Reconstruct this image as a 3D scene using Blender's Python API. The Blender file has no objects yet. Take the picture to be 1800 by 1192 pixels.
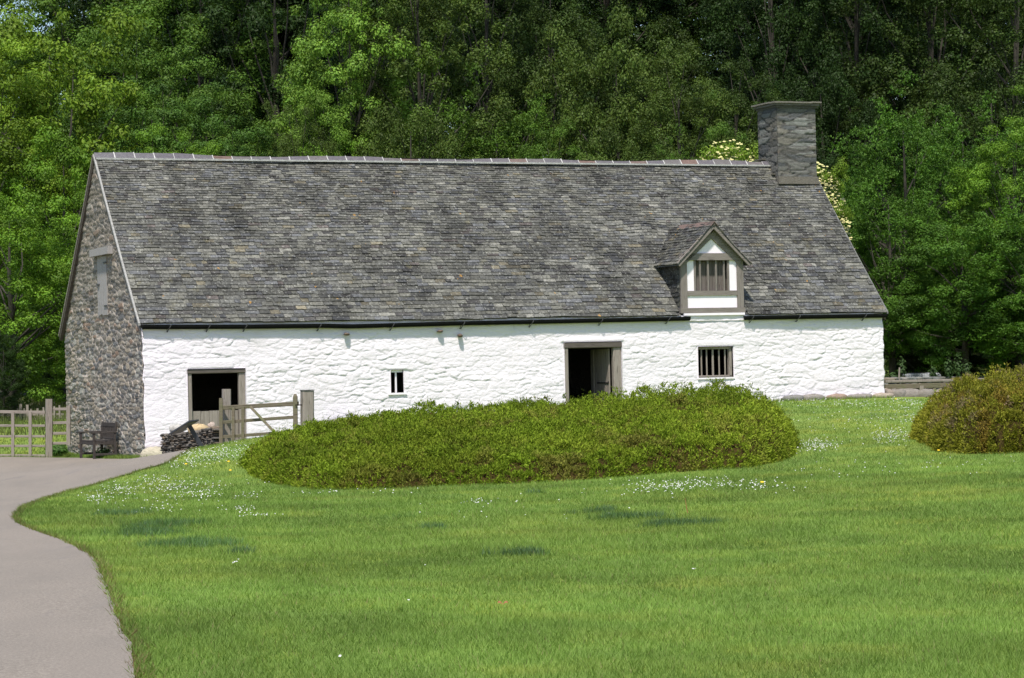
import bpy, math, random
import numpy as np
from mathutils import Matrix, Vector
random.seed(7)
R = np.random.default_rng(11)
SC = bpy.context.scene
COL = SC.collection

# ------------------------------------------------------------------ camera
F = 4550.5; ROLL = 0.0228; TILT = math.atan(44.6/F); EYE = np.array([0.0, 0.0, 2.2])
FW = np.array([0, math.cos(TILT), math.sin(TILT)]); UP0 = np.array([0, -math.sin(TILT), math.cos(TILT)])
cr, sr = math.cos(ROLL), math.sin(ROLL)
RT = cr*np.array([1.0, 0, 0]) - sr*UP0
UPV = sr*np.array([1.0, 0, 0]) + cr*UP0
cam = bpy.data.cameras.new('camera'); cam.sensor_width = 36; cam.lens = F/1800*36; cam.clip_end = 3000; cam.clip_start = 0.5
camo = bpy.data.objects.new('camera', cam); COL.objects.link(camo)
m = Matrix.Identity(4)
for i in range(3):
    m[i][0] = RT[i]; m[i][1] = UPV[i]; m[i][2] = -FW[i]; m[i][3] = EYE[i]
camo.matrix_world = m
SC.camera = camo
# ------------------------------------------------------------------ light
SUN_EL = math.radians(62); SUN_DIR = np.array([-0.15, -0.989]); SUN_DIR = SUN_DIR/np.linalg.norm(SUN_DIR)
sd = Vector((SUN_DIR[0]*math.cos(SUN_EL), SUN_DIR[1]*math.cos(SUN_EL), math.sin(SUN_EL)))
sl = bpy.data.lights.new('sun', 'SUN'); sl.energy = 3.6; sl.angle = math.radians(3.5); sl.color = (1.0, 0.945, 0.865)
so = bpy.data.objects.new('sun', sl); COL.objects.link(so); so.rotation_euler = sd.to_track_quat('Z', 'Y').to_euler()
so.location = (0, -20, 60)
W = bpy.data.worlds.new('World'); SC.world = W; W.use_nodes = True
nt = W.node_tree; sky = nt.nodes.new('ShaderNodeTexSky'); sky.sky_type = 'NISHITA'; sky.sun_disc = False
sky.sun_elevation = SUN_EL; sky.sun_rotation = math.atan2(SUN_DIR[0], SUN_DIR[1]); sky.air_density = 1.0; sky.dust_density = 0.8; sky.ozone_density = 1.0
nt.links.new(sky.outputs[0], nt.nodes['Background'].inputs[0]); nt.nodes['Background'].inputs[1].default_value = 0.10
SC.view_settings.view_transform = 'Standard'; SC.view_settings.look = 'None'; SC.view_settings.gamma = 1
SC.view_settings.exposure = 0.75
SC.cycles.max_bounces = 6; SC.cycles.diffuse_bounces = 3; SC.cycles.transmission_bounces = 4

# ------------------------------------------------------------------ maths
def ray(px, py):
    px = np.asarray(px, float); py = np.asarray(py, float)
    return FW + (px[..., None]-900)/F*RT + (596-py[..., None])/F*UPV
def at(px, py, d):
    r = ray(px, py); return EYE + r*(np.asarray(d, float)[..., None]/r[..., 1:2])
def sm(x): x = np.clip(x, 0, 1); return x*x*(3-2*x)
def hsh(i, j, s): 
    v = np.sin(i*127.1+j*311.7+s*74.7)*43758.5453; return v-np.floor(v)
def noise(x, y, s=0):
    i = np.floor(x); j = np.floor(y); a = sm(x-i); b = sm(y-j)
    return (hsh(i, j, s)*(1-a)+hsh(i+1, j, s)*a)*(1-b)+(hsh(i, j+1, s)*(1-a)+hsh(i+1, j+1, s)*a)*b
def fbm(x, y, s=0, o=3):
    r = 0; w = 0
    for k in range(o):
        r = r+noise(x*2**k, y*2**k, s+k*3.3)*.5**k; w += .5**k
    return r/w
def stones(u, v, cw, ch, s=0, warp=.06):
    u2 = u+warp*(fbm(u/.35, v/.25, s+20)-.5)*2; v2 = v+warp*.6*(fbm(u/.45, v/.2, s+31)-.5)*2
    gy = v2/ch; gx = u2/cw
    ci = np.floor(gx); cj = np.floor(gy)
    f1 = np.full(u.shape, 9.); f2 = np.full(u.shape, 9.); i1 = np.zeros(u.shape); j1 = np.zeros(u.shape); dx1 = np.zeros(u.shape); dy1 = np.zeros(u.shape)
    for di in (-2, -1, 0, 1, 2):
        for dj in (-1, 0, 1):
            i = ci+di; j = cj+dj
            cx = i+.5+(hsh(i, j, s)-.5)*1.0+.5*(j % 2); cy = j+.5+(hsh(i, j, s+5)-.5)*.7
            dx = gx-cx; dy = gy-cy; w = .75+.5*hsh(i, j, s+9)
            dd = np.sqrt((dx*.9)**2+dy**2)/w
            n1 = dd < f1
            f2 = np.where(n1, f1, np.minimum(f2, dd))
            i1 = np.where(n1, i, i1); j1 = np.where(n1, j, j1); dx1 = np.where(n1, dx, dx1); dy1 = np.where(n1, dy, dy1)
            f1 = np.where(n1, dd, f1)
    return f2-f1, i1, j1, dx1, dy1

# ------------------------------------------------------------------ mesh helpers
def mesh_np(name, V, Fc, col=None, smooth=False):
    V = np.asarray(V, np.float32).reshape(-1, 3)
    me = bpy.data.meshes.new(name); me.vertices.add(len(V)); me.vertices.foreach_set('co', V.ravel())
    if isinstance(Fc, np.ndarray):
        n, k = Fc.shape; idx = Fc.ravel(); st = np.arange(n)*k
    else:
        ls = [len(f) for f in Fc]; idx = np.array([i for f in Fc for i in f]); st = np.concatenate([[0], np.cumsum(ls)[:-1]]); n = len(ls)
    me.loops.add(len(idx)); me.loops.foreach_set('vertex_index', idx.astype(np.int32))
    me.polygons.add(n); me.polygons.foreach_set('loop_start', st.astype(np.int32))
    me.polygons.foreach_set('use_smooth', np.full(n, smooth))
    me.update(calc_edges=True)
    if col is not None:
        c = np.asarray(col, np.float32); 
        if c.shape[1] == 3: c = np.hstack([c, np.ones((len(c), 1), np.float32)])
        a = me.color_attributes.new('Col', 'FLOAT_COLOR', 'POINT'); a.data.foreach_set('color', c.ravel())
    me.validate(); return me
ORG = {}
def obj(name, V, Fc, mat, parent=None, org=None, col=None, smooth=False):
    V = np.asarray(V, float).reshape(-1, 3)
    po = ORG[parent.name] if parent is not None else np.zeros(3)
    if org is None: org = po if parent is not None else np.array([V[:, 0].mean(), V[:, 1].mean(), V[:, 2].min()])
    org = np.asarray(org, float)
    me = mesh_np(name, V-org, Fc, col, smooth); me.materials.append(mat)
    o = bpy.data.objects.new(name, me); COL.objects.link(o); o.location = org-po
    if parent is not None: o.parent = parent
    ORG[o.name] = org; return o
def empty(name, loc, label, cat, group=None):
    o = bpy.data.objects.new(name, None); COL.objects.link(o); o.location = loc; o.empty_display_size = .3
    ORG[o.name] = np.array(loc, float); return tag(o, label, cat, group)
def tag(o, label=None, cat=None, group=None, kind=None):
    if label: o['label'] = label
    if cat: o['category'] = cat
    if group: o['group'] = group
    if kind: o['kind'] = kind
    return o
class MB:
    def __init__(s): s.V = []; s.F = []; s.C = []; s.c = (1, 1, 1)
    def poly(s, pts, faces):
        b = len(s.V); s.V += [np.asarray(p, float) for p in pts]; s.F += [tuple(b+i for i in f) for f in faces]; s.C += [s.c]*len(pts)
    def box8(s, p): s.poly(p, [(0, 3, 2, 1), (4, 5, 6, 7), (0, 1, 5, 4), (1, 2, 6, 5), (2, 3, 7, 6), (3, 0, 4, 7)])
    def box(s, o, a, b, c):  # origin + three edge vectors
        o = np.asarray(o, float); a = np.asarray(a, float); b = np.asarray(b, float); c = np.asarray(c, float)
        s.box8([o, o+a, o+a+b, o+b, o+c, o+a+c, o+a+b+c, o+b+c])
    def beam(s, p, q, w, h, side=None, w2=None, h2=None, bev=.0):
        p = np.asarray(p, float); q = np.asarray(q, float); d = q-p; d = d/np.linalg.norm(d)
        side = np.asarray(side if side is not None else (1, 0, 0), float); side = side-d*side.dot(d); side /= np.linalg.norm(side)
        up = np.cross(d, side); w2 = w2 or w; h2 = h2 or h
        k = min(w, h)*.13
        r = []
        for c, ww, hh in ((p, w/2, h/2), (q, w2/2, h2/2)):
            for x, y in ((-ww+k, -hh), (ww-k, -hh), (ww, -hh+k), (ww, hh-k), (ww-k, hh), (-ww+k, hh), (-ww, hh-k), (-ww, -hh+k)):
                r.append(c+side*x+up*y)
        s.poly(r, [tuple(range(7, -1, -1)), tuple(range(8, 16))]+[(i, (i+1) % 8, 8+(i+1) % 8, 8+i) for i in range(8)])
    def tube(s, pts, rad, n=8):
        pts = [np.asarray(p, float) for p in pts]; b = len(s.V); m = len(pts)
        if not hasattr(rad, '__len__'): rad = [rad]*m
        for i, p in enumerate(pts):
            d = pts[min(i+1, m-1)]-pts[max(i-1, 0)]; d /= np.linalg.norm(d)
            e = np.cross(d, (0, 0, 1) if abs(d[2]) < .9 else (1, 0, 0)); e /= np.linalg.norm(e); f = np.cross(d, e)
            for k in range(n):
                a = 2*math.pi*k/n; s.V.append(p+(e*math.cos(a)+f*math.sin(a))*rad[i]); s.C.append(s.c)
        for i in range(m-1):
            for k in range(n): s.F.append((b+i*n+k, b+i*n+(k+1) % n, b+(i+1)*n+(k+1) % n, b+(i+1)*n+k))
        s.F.append(tuple(b+k for k in range(n-1, -1, -1))); s.F.append(tuple(b+(m-1)*n+k for k in range(n)))
    def rock(s, c, r, seed=0, n=2):
        rr = random.Random(seed); b = len(s.V); L = 7; M = 10
        c = np.asarray(c, float); r = np.asarray(r, float)
        ph = [rr.uniform(0, 6) for _ in range(6)]
        for i in range(L+1):
            th = math.pi*i/L
            for k in range(M):
                a = 2*math.pi*k/M
                q = 1+.12*math.sin(2*a+ph[0])*math.sin(th)+.09*math.sin(3*a+ph[1]+2*th)+.06*math.cos(4*th+ph[2]+a)+rr.uniform(-.03, .03)
                v = np.array([math.sin(th)*math.cos(a), math.sin(th)*math.sin(a), math.cos(th)])
                v = np.sign(v)*np.abs(v)**.8
                s.V.append(c+v*r*q); s.C.append(s.c)
        for i in range(L):
            for k in range(M): s.F.append((b+i*M+k, b+i*M+(k+1) % M, b+(i+1)*M+(k+1) % M, b+(i+1)*M+k))
    def build(s, name, mat, parent=None, org=None, smooth=False): return obj(name, s.V, s.F, mat, parent, org, col=np.array(s.C), smooth=smooth)

# ------------------------------------------------------------------ materials
def mat(name):
    m = bpy.data.materials.new(name); m.use_nodes = True; n = m.node_tree; return m, n, n.nodes['Principled BSDF']
def N(n, t, **k):
    x = n.nodes.new(t)
    for a, v in k.items():
        if a in x.inputs: x.inputs[a].default_value = v
        else: setattr(x, a, v)
    return x
def mix(n, a, b, f, mode='MIX'):
    x = n.nodes.new('ShaderNodeMix'); x.data_type = 'RGBA'; x.blend_type = mode
    for s, v in ((0, f), (6, a), (7, b)):
        if hasattr(v, 'links'): n.links.new(v, x.inputs[s])
        elif s == 0: x.inputs[0].default_value = v
        else: x.inputs[s].default_value = (*v, 1) if len(v) == 3 else v
    return x.outputs[2]
def ramp(n, inp, stops):
    r = n.nodes.new('ShaderNodeValToRGB'); e = r.color_ramp.elements
    while len(e) < len(stops): e.new(.5)
    for k, (p, c) in enumerate(stops): e[k].position = p; e[k].color = (*c, 1) if hasattr(c, '__len__') else (c, c, c, 1)
    n.links.new(inp, r.inputs[0]); return r.outputs[0]
def tex(n, scale, sc=(1, 1, 1), detail=4, rough=.6, dist=0, coord='Object', kind='noise'):
    tc = n.nodes.new('ShaderNodeTexCoord'); mp = n.nodes.new('ShaderNodeMapping'); mp.inputs['Scale'].default_value = sc
    n.links.new(tc.outputs[coord], mp.inputs[0])
    if kind == 'noise':
        t = N(n, 'ShaderNodeTexNoise', Scale=scale, Detail=detail, Roughness=rough, Distortion=dist); out = 0
    else:
        t = N(n, 'ShaderNodeTexVoronoi', Scale=scale); out = 0
    n.links.new(mp.outputs[0], t.inputs['Vector']); return t.outputs[out]
def bump(n, b, h, st=.3, dist=.01):
    x = N(n, 'ShaderNodeBump', Strength=st, Distance=dist); n.links.new(h, x.inputs['Height']); n.links.new(x.outputs[0], b.inputs['Normal'])
def attr(n): a = n.nodes.new('ShaderNodeAttribute'); a.attribute_name = 'Col'; return a.outputs['Color']
def out(n, b, c): n.links.new(c, b.inputs['Base Color'])

def m_white():
    m, n, b = mat('whitewash'); b.inputs['Roughness'].default_value = .9; b.inputs['Specular IOR Level'].default_value = .2
    c = mix(n, (.775, .718, .762), (.66, .61, .62), ramp(n, tex(n, 1.3, detail=6), [(.5, 0.), (.8, .55)]))
    c = mix(n, c, attr(n), 1, 'MULTIPLY'); out(n, b, c)
    bump(n, b, tex(n, 14, (1, 1, 1.6), 6, .7), .55, .03); return m
def m_rubble(name, rough=.9, st=.8):
    m, n, b = mat(name); b.inputs['Roughness'].default_value = rough; b.inputs['Specular IOR Level'].default_value = .25
    v = ramp(n, tex(n, 11, (1, 1, 2.2), 6, .75), [(.25, .55), (.5, 1.), (.75, 1.4)])
    c = mix(n, attr(n), v, 1, 'MULTIPLY')
    c = mix(n, c, (.34, .34, .30), ramp(n, tex(n, 26, detail=3), [(.62, 0.), (.72, .45)])); out(n, b, c)
    bump(n, b, tex(n, 30, (1, 1, 2), 6, .7), st, .03); return m
def m_slate():
    m, n, b = mat('slate'); b.inputs['Roughness'].default_value = .62; b.inputs['Specular IOR Level'].default_value = .35
    v = ramp(n, tex(n, 16, (1, 1, 1), 5, .75), [(.36, .5), (.5, 1.), (.66, 1.6)])
    c = mix(n, attr(n), v, 1, 'MULTIPLY')
    v2 = ramp(n, tex(n, .9, (1, 1, 1), 4, .65), [(.36, .55), (.5, 1.), (.64, 1.3)]); c = mix(n, c, v2, 1, 'MULTIPLY')
    c = mix(n, c, (.36, .36, .32), ramp(n, tex(n, 13, (1, 1, 1), 3, .8), [(.58, 0.), (.66, .6)]))
    c = mix(n, c, (.17, .15, .06), ramp(n, tex(n, 2.6, (1, 1, 1), 5, .7), [(.60, 0.), (.74, .35)]))
    c = mix(n, c, (.40, .22, .05), ramp(n, tex(n, 4.2, (1.3, 1.3, 1), 2, .5), [(.745, 0.), (.76, .8)])); out(n, b, c)
    bump(n, b, tex(n, 40, (1, 1, 1), 5, .7), .5, .012); return m
def m_wood(name, c1, c2, axis='z', rough=.85, green=0.):
    m, n, b = mat(name); b.inputs['Roughness'].default_value = rough; b.inputs['Specular IOR Level'].default_value = .2
    sc = {'z': (14, 14, .9), 'h': (1., 1., 16), 'a': (5, 5, 5)}[axis]
    t = tex(n, 2.2, sc, 6, .75, .4)
    c = mix(n, c1, c2, ramp(n, t, [(.3, 0.), (.7, 1.)]))
    c = mix(n, c, tuple(x*.35 for x in c1), ramp(n, tex(n, 3, sc, 2, .5), [(.64, 0.), (.7, .8)]))
    c = mix(n, c, (.11, .13, .05), ramp(n, tex(n, 3.5, (1, 1, 1), 4), [(.45, 0.), (.75, green)]))
    out(n, b, c); bump(n, b, t, .6, .012); return m
def m_plain(name, c, rough=.6, var=.25, sc=6, met=0., spec=.4, st=.2):
    m, n, b = mat(name); b.inputs['Roughness'].default_value = rough; b.inputs['Metallic'].default_value = met; b.inputs['Specular IOR Level'].default_value = spec
    t = tex(n, sc, detail=5); v = ramp(n, t, [(.3, 1-var), (.7, 1+var)]); out(n, b, mix(n, c, v, 1, 'MULTIPLY')); bump(n, b, t, st, .01); return m
def m_leaf(name, c, spec=.35, rough=.55, trans=.22, attrib=True):
    m, n, b = mat(name); b.inputs['Roughness'].default_value = rough; b.inputs['Specular IOR Level'].default_value = spec
    col = mix(n, c, attr(n), 1, 'MULTIPLY') if attrib else mix(n, c, c, 0.)
    v = ramp(n, tex(n, .35, detail=3), [(.35, .78), (.65, 1.2)]); col = mix(n, col, v, 1, 'MULTIPLY')
    b.inputs['Specular IOR Level'].default_value = spec*.45
    out(n, b, col)
    t = n.nodes.new('ShaderNodeBsdfTranslucent'); n.links.new(mix(n, col, (1.25, 1.2, .5), 1, 'MULTIPLY'), t.inputs[0])
    x = n.nodes.new('ShaderNodeMixShader'); x.inputs[0].default_value = trans; n.links.new(b.outputs[0], x.inputs[1]); n.links.new(t.outputs[0], x.inputs[2])
    n.links.new(x.outputs[0], n.nodes['Material Output'].inputs[0]); return m
def m_ground():
    m, n, b = mat('turf'); b.inputs['Roughness'].default_value = 1; b.inputs['Specular IOR Level'].default_value = .1
    v = ramp(n, tex(n, 45, (1, .35, 1), 5, .7), [(.3, .75), (.5, 1.), (.72, 1.25)])
    c = mix(n, attr(n), v, 1, 'MULTIPLY')
    c = mix(n, c, mix(n, c, (1.35, 1.12, .8), 1, 'MULTIPLY'), ramp(n, tex(n, 1.1, (1, .5, 1), 5, .6), [(.45, 0.), (.7, 1.)])); out(n, b, c)
    bump(n, b, tex(n, 60, detail=5), .6, .03); return m
def m_asphalt():
    m, n, b = mat('asphalt'); b.inputs['Roughness'].default_value = .9; b.inputs['Specular IOR Level'].default_value = .25
    c = ramp(n, tex(n, 55, detail=6, rough=.85), [(.40, (.140, .118, .096)), (.5, (.210, .182, .152)), (.60, (.305, .268, .228))])
    c = mix(n, c, (.165, .146, .126), ramp(n, tex(n, .7, (1, .35, 1), 5, .65), [(.42, 0.), (.68, .6)]))
    c = mix(n, c, (.225, .194, .165), ramp(n, tex(n, .45, (1, .5, 1), 4, .6, coord='Object'), [(.5, 0.), (.7, .6)]))
    c = mix(n, c, (.13, .12, .12), ramp(n, tex(n, 3.1, (1, .15, 1), 4, .6), [(.6, 0.), (.72, .35)]))
    out(n, b, c); bump(n, b, tex(n, 180, detail=3), .5, .006); return m
WHITE = m_white(); RUB = m_rubble('rubble_stone'); CHIM = m_rubble('chimney_stone', st=1.0); SLATE = m_slate()
WOODZ = m_wood('weathered_wood', (.19, .16, .135), (.33, .29, .255)); WOODH = m_wood('weathered_rail', (.19, .16, .135), (.32, .28, .245), 'h')
WOODG = m_wood('mossy_rail', (.115, .092, .065), (.20, .170, .125), 'h', green=.7); WOODD = m_wood('dark_wood', (.075, .062, .052), (.14, .12, .105), 'h')
OAK = m_wood('oak_frame', (.150, .128, .113), (.26, .23, .208), 'z'); OAKH = m_wood('oak_frame_level', (.150, .128, .113), (.26, .23, .208), 'h')
OAKD = m_wood('shutter_oak', (.10, .085, .075), (.19, .165, .15), 'z'); PALE = m_wood('silvered_oak', (.25, .235, .225), (.38, .365, .35)); BENCH = m_wood('bench_wood', (.035, .028, .025), (.075, .065, .06), 'a')
BLACK = m_plain('black_iron', (.008, .008, .008), .8, .3, 9, spec=.08); IRON = m_plain('grey_iron', (.06, .06, .062), .6, .3, 30)
PANELW = m_plain('limewash_panel', (.85, .79, .835), .9, .05, 4, spec=.2); PAD = m_plain('panel_metal', (.03, .032, .038), .4, .2, 5)
SIGN = m_plain('panel_back', (.12, .115, .125), .5, .15, 6)
ASPH = m_asphalt(); TURF = m_ground(); TEAL = m_plain('teal_plastic', (.02, .16, .17), .5, .2); TROUGH = m_plain('white_plastic', (.62, .66, .70), .5, .12, 3)
ROCKY = m_rubble('loose_stone', st=.6)
RIDGE = m_rubble('ridge_clay', .7, .3)

# ------------------------------------------------------------------ ground
CP = [(0,1192,13.5),(900,1192,13.2),(1800,1192,12.8),(100,1050,18.6),(900,1050,19),(1700,1050,18.5),(20,905,36),(900,920,32),(1700,900,30),(1400,850,38),
      (0,806,71.4),(150,806,70.4),(256,806,66.5),(300,812,62),(170,860,48),(390,790,61),(440,838,50),(620,862,44),(900,852,44),(1100,835,46),(1390,805,49),(1700,795,49),
      (1450,702,75),(1553,699,75.7),(1690,700,76),(205,806,68.6),(122,804,73.2),(40,803.6,72.3),(480,765,60)]
pts = [tuple(at(*c)) for c in CP]
pts += [(-30,10,.5),(-30,40,.15),(-30,71,.0),(-40,100,1.2),(30,10,.7),(30,40,.9),(30,75,1.9),(40,100,3),(0,0,.6),(0,-12,.6),(-14,-12,.6),(14,-12,.6),(0,88,1.2),(0,110,2.6),
        (-15,80,.5),(-19,110,1.55),(-12,110,1.6),(12,82,1.05),(18,88,1.15),(26,88,1.3),(14,96,1.35),(24,104,2.0),(-3.6,69.5,.75),(2,71.5,.9),(-1,60,.62),(3,62,.72),(-7.6,67.6,.2)]
pts = np.array(pts)
def tps_k(r2): return np.where(r2 > 0, .5*r2*np.log(np.maximum(r2, 1e-12)), 0)
S_ = 30.; q = pts[:, :2]/S_; n_ = len(q)
K = tps_k(((q[:, None]-q[None])**2).sum(-1))+np.eye(n_)*2e-4
Pm = np.hstack([np.ones((n_, 1)), q]); A_ = np.zeros((n_+3, n_+3)); A_[:n_, :n_] = K; A_[:n_, n_:] = Pm; A_[n_:, :n_] = Pm.T
wt = np.linalg.solve(A_, np.concatenate([pts[:, 2], np.zeros(3)]))
def tps(x, y):
    x = x/S_; y = y/S_; r = wt[n_]+wt[n_+1]*x+wt[n_+2]*y
    for i in range(n_): r = r+wt[i]*tps_k((x-q[i, 0])**2+(y-q[i, 1])**2)
    return r
gx = np.concatenate([[-600,-400,-250,-160,-110,-80,-60,-48], np.arange(-40, 40.01, .25), [48,60,80,110,160,250,400,600]])
gy = np.concatenate([[-300,-150,-80,-40,-24], np.arange(-14, 118, .4), [122,128,136,146,160,180,210,260,340,500,800,1500]])
GX, GY = np.meshgrid(gx, gy, indexing='ij')
GZ = tps(np.clip(GX, -42, 42), np.clip(GY, -14, 112))
GZ += .30*np.maximum(GY-118, 0)*np.exp(-np.maximum(GY-118, 0)/160)+.018*np.maximum(np.abs(GX)-42, 0)*(GY > 60)*np.exp(-np.abs(GX)/300)
GZ += .014*(fbm(GX/1.7, GY/1.7, 4)-.5)
def gz(x, y):
    x = np.asarray(x, float); y = np.asarray(y, float)
    i = np.clip(np.searchsorted(gx, x)-1, 0, len(gx)-2); j = np.clip(np.searchsorted(gy, y)-1, 0, len(gy)-2)
    a = (x-gx[i])/(gx[i+1]-gx[i]); b = (y-gy[j])/(gy[j+1]-gy[j])
    return (GZ[i, j]*(1-a)+GZ[i+1, j]*a)*(1-b)+(GZ[i, j+1]*(1-a)+GZ[i+1, j+1]*a)*b
DD = np.concatenate([np.arange(11, 60, .15), np.arange(60, 125, .25)])
def hit(px, py):
    px = np.atleast_1d(np.asarray(px, float)); py = np.atleast_1d(np.asarray(py, float)); r = ray(px, py)
    P = EYE+r[:, None, :]*(DD[None, :, None]/r[:, None, 1:2])
    below = P[..., 2] <= gz(P[..., 0], P[..., 1]); k = np.argmax(below, 1); k = np.where(below.any(1), k, len(DD)-1)
    Q = P[np.arange(len(px)), k]; Q[:, 2] = gz(Q[:, 0], Q[:, 1]); return Q

# barn frame
TH = 0.406; D0 = F/68; X0 = (252-900)/F*D0
T = np.array([math.cos(TH), math.sin(TH), 0]); NN = np.array([-math.sin(TH), math.cos(TH), 0]); Z = np.array([0, 0, 1.])
A0 = np.array([X0, D0, 0])
L = 22.18; WD = 8.5; SA = 4.28; ZE = 3.41; ZR = 8.2; ZER = 3.40
def P(t, s, z):
    return A0+np.multiply.outer(t, T)+np.multiply.outer(s, NN)+np.multiply.outer(z, Z)
def to_ts(x, y):
    dx = x-A0[0]; dy = y-A0[1]; return dx*T[0]+dy*T[1], dx*NN[0]+dy*NN[1]
def wall(px, py, s=0.):      # pixel -> (t, z) on the plane parallel to the front wall
    r = ray(px, py); k = ((A0+NN*s-EYE)@NN)/(r@NN); q = EYE+r*k; return (q-A0)@T, q[2]
def gable(px, py, t=0.):
    r = ray(px, py); k = ((A0+T*t-EYE)@T)/(r@T); q = EYE+r*k; return (q-A0)@NN, q[2]

# path edge (right-hand side of the asphalt as X of depth)
EDG = hit([262,240,222,205,186,172,150,112,60,30,22,40,75,120,180,240,285,300], [1250,1192,1130,1080,1035,995,972,952,935,922,910,892,878,864,848,830,817,811])
ey = EDG[:, 1]; ex = EDG[:, 0]; o_ = np.argsort(ey); ey = ey[o_]; ex = ex[o_]
FARY = np.array([((px_-900)/F*d_, d_) for px_, d_ in ((-300, 71.8), (0, 71.9), (90, 71.9), (128, 71.3), (165, 69.4), (205, 67.7), (256, 65.7), (300, 63.6))])
def xedge(y): return np.interp(y, ey, ex)+.05*(fbm(y*1.5, y*0, 3)-.5)+.05*(fbm(y*6., y*0, 9)-.5)
def yfar(x): return np.interp(x, FARY[:, 0], FARY[:, 1])+.08*(fbm(x*2., x*0, 5)-.5)
def on_path(x, y): return (x < xedge(y)) & (y < yfar(x))
def in_barn(x, y, m=0.):
    t, s = to_ts(x, y); return (t > -m) & (t < L+m) & (s > -m) & (s < WD+m)
LAWN = np.array([.134, .208, .044]); 
def lawn_col(x, y):
    a = fbm(x/2.2, y/2.8, 3, 4); b = fbm(x/.5, y/.7, 8, 3); c = fbm(x/5, y/6, 12, 2)
    k = LAWN*(.90+.26*a+.45*(b-.5)+.2*(fbm(x/9, y/9, 77)-.5))[..., None]
    yel = np.clip(sm((c-.5)*4)*.16+sm((b-.56)*5)*.22+sm((fbm(x/1.4, y/.9, 90)-.62)*7)*.3, 0, 1)
    return k*(1-yel[..., None])+yel[..., None]*np.array([.235, .262, .058])
gc = lawn_col(GX, GY)
far = sm((GY-96)/8)[..., None]; gc = gc*(1-far)+far*np.array([.035, .05, .015])
ib = in_barn(GX, GY)[..., None]; gc = np.where(ib, np.array([.05, .045, .04]), gc)
ni, nj = GX.shape
idx = np.arange(ni*nj).reshape(ni, nj)
FQ = np.stack([idx[:-1, :-1], idx[1:, :-1], idx[1:, 1:], idx[:-1, 1:]], -1).reshape(-1, 4)
g = obj('ground', np.stack([GX, GY, GZ], -1).reshape(-1, 3), FQ, TURF, org=(0, 0, 0), col=gc.reshape(-1, 3), smooth=True); tag(g, kind='structure')
# path sheet
ys = np.concatenate([np.arange(-14, 74.0, .3)]); us = np.concatenate([np.linspace(0, .85, 60), np.linspace(.86, 1, 40)])
V = []
for y in ys:
    x = -34+(xedge(y)+34)*us; yy = np.minimum(y, yfar(x)); V.append(np.stack([x, yy, gz(x, yy)+.018], -1))
V = np.array(V); idx = np.arange(V.shape[0]*V.shape[1]).reshape(V.shape[:2])
FQ = np.stack([idx[:-1, :-1], idx[:-1, 1:], idx[1:, 1:], idx[1:, :-1]], -1).reshape(-1, 4)
tag(obj('path', V.reshape(-1, 3), FQ, ASPH, org=(0, 0, 0), smooth=True), kind='structure')
# road climbing into the wood behind
rd = [hit(48, 722)[0], hit(50, 705)[0], hit(52, 690)[0]]; c0 = rd[1]
V = []; 
for k, y in enumerate(np.arange(84, 116, .5)):
    cx = at(46 + (y-84)*.35, 700, y)[0]; w = 1.5+.018*(y-84)
    for u in (-1, -.3, .3, 1): V.append((cx+u*w, y, gz(cx+u*w, y)+.02))
V = np.array(V).reshape(-1, 4, 3); idx = np.arange(V.shape[0]*4).reshape(-1, 4)
FQ = np.stack([idx[:-1, :-1], idx[:-1, 1:], idx[1:, 1:], idx[1:, :-1]], -1).reshape(-1, 4)
tag(obj('road', V.reshape(-1, 3), FQ, ASPH, org=(0, 0, 0), smooth=True), kind='structure')

# ------------------------------------------------------------------ barn
barn = empty('barn', P(0, 0, 0.), 'long low barn with whitewashed stone front, rubble gable and sagging grey slate roof', 'barn')
def rect(pxa, pxb, pya, pyb, s=0.):
    m = (pya+pyb)/2; c = (pxa+pxb)/2
    t0 = wall(pxa, m, s)[0]; t1 = wall(pxb, m, s)[0]; z1 = wall(c, pya, s)[1]; z0 = wall(c, pyb, s)[1]; return t0, t1, z0, z1
R_ST = rect(330, 432, 648, 790); R_SL = rect(686, 708.5, 650, 690.5); R_DO = rect(992, 1093, 601, 725); R_WI = rect(1226, 1288, 609, 663.5)
R_DO = (R_DO[0], R_DO[1], .8, R_DO[3]); R_ST = (R_ST[0], R_ST[1], -.1, R_ST[3])
OPEN = [R_ST, R_SL, R_DO, R_WI]
DT0 = wall(1196.5, 545)[0]; DT1 = wall(1306.5, 545)[0]; DZ0 = wall(1252, 549)[1]
def lines(a, b, st, extra):
    g = np.arange(a, b+st/2, st); e = np.array(sorted(extra)); e = e[(e > a) & (e < b)]
    if len(e): g = g[np.min(np.abs(g[:, None]-e[None]), 1) > st*.45]
    return np.sort(np.concatenate([g, e]))
tl = lines(0, L, .027, [r[i] for r in OPEN for i in (0, 1)]); zl = lines(-.5, ZE+.06, .021, [r[i] for r in OPEN for i in (2, 3)])
TT, ZZ = np.meshgrid(tl, zl, indexing='ij')
e, si, sj, dx, dy = stones(TT, ZZ, .34, .135, 2, .10)
e2, si2, sj2, dx2, dy2 = stones(TT, ZZ, .62, .26, 7, .10)
big = hsh(si2, sj2, 3) > .72
e = np.where(big, e2, e); si = np.where(big, si2+900, si); sj = np.where(big, sj2+500, sj); dy = np.where(big, dy2, dy)
r1 = hsh(si, sj, 40); r2 = hsh(si, sj, 41); r3 = hsh(si, sj, 42)
fl = sm(fbm(TT/1.6, ZZ/.9, 61)*2.6-.75)          # how thick the limewash lies
h = (.011*sm(e/.3)+.014*(r1-.5)-.015*dy*(r2-.25)+.012*(fbm(TT/.08, ZZ/.05, 70)-.5))*(.55+.6*fl)+.07*(fbm(TT/2.5, ZZ/1.2, 77)-.5)
near = np.ones_like(h)                            # smooth round the openings, and a lintel band above
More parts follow.
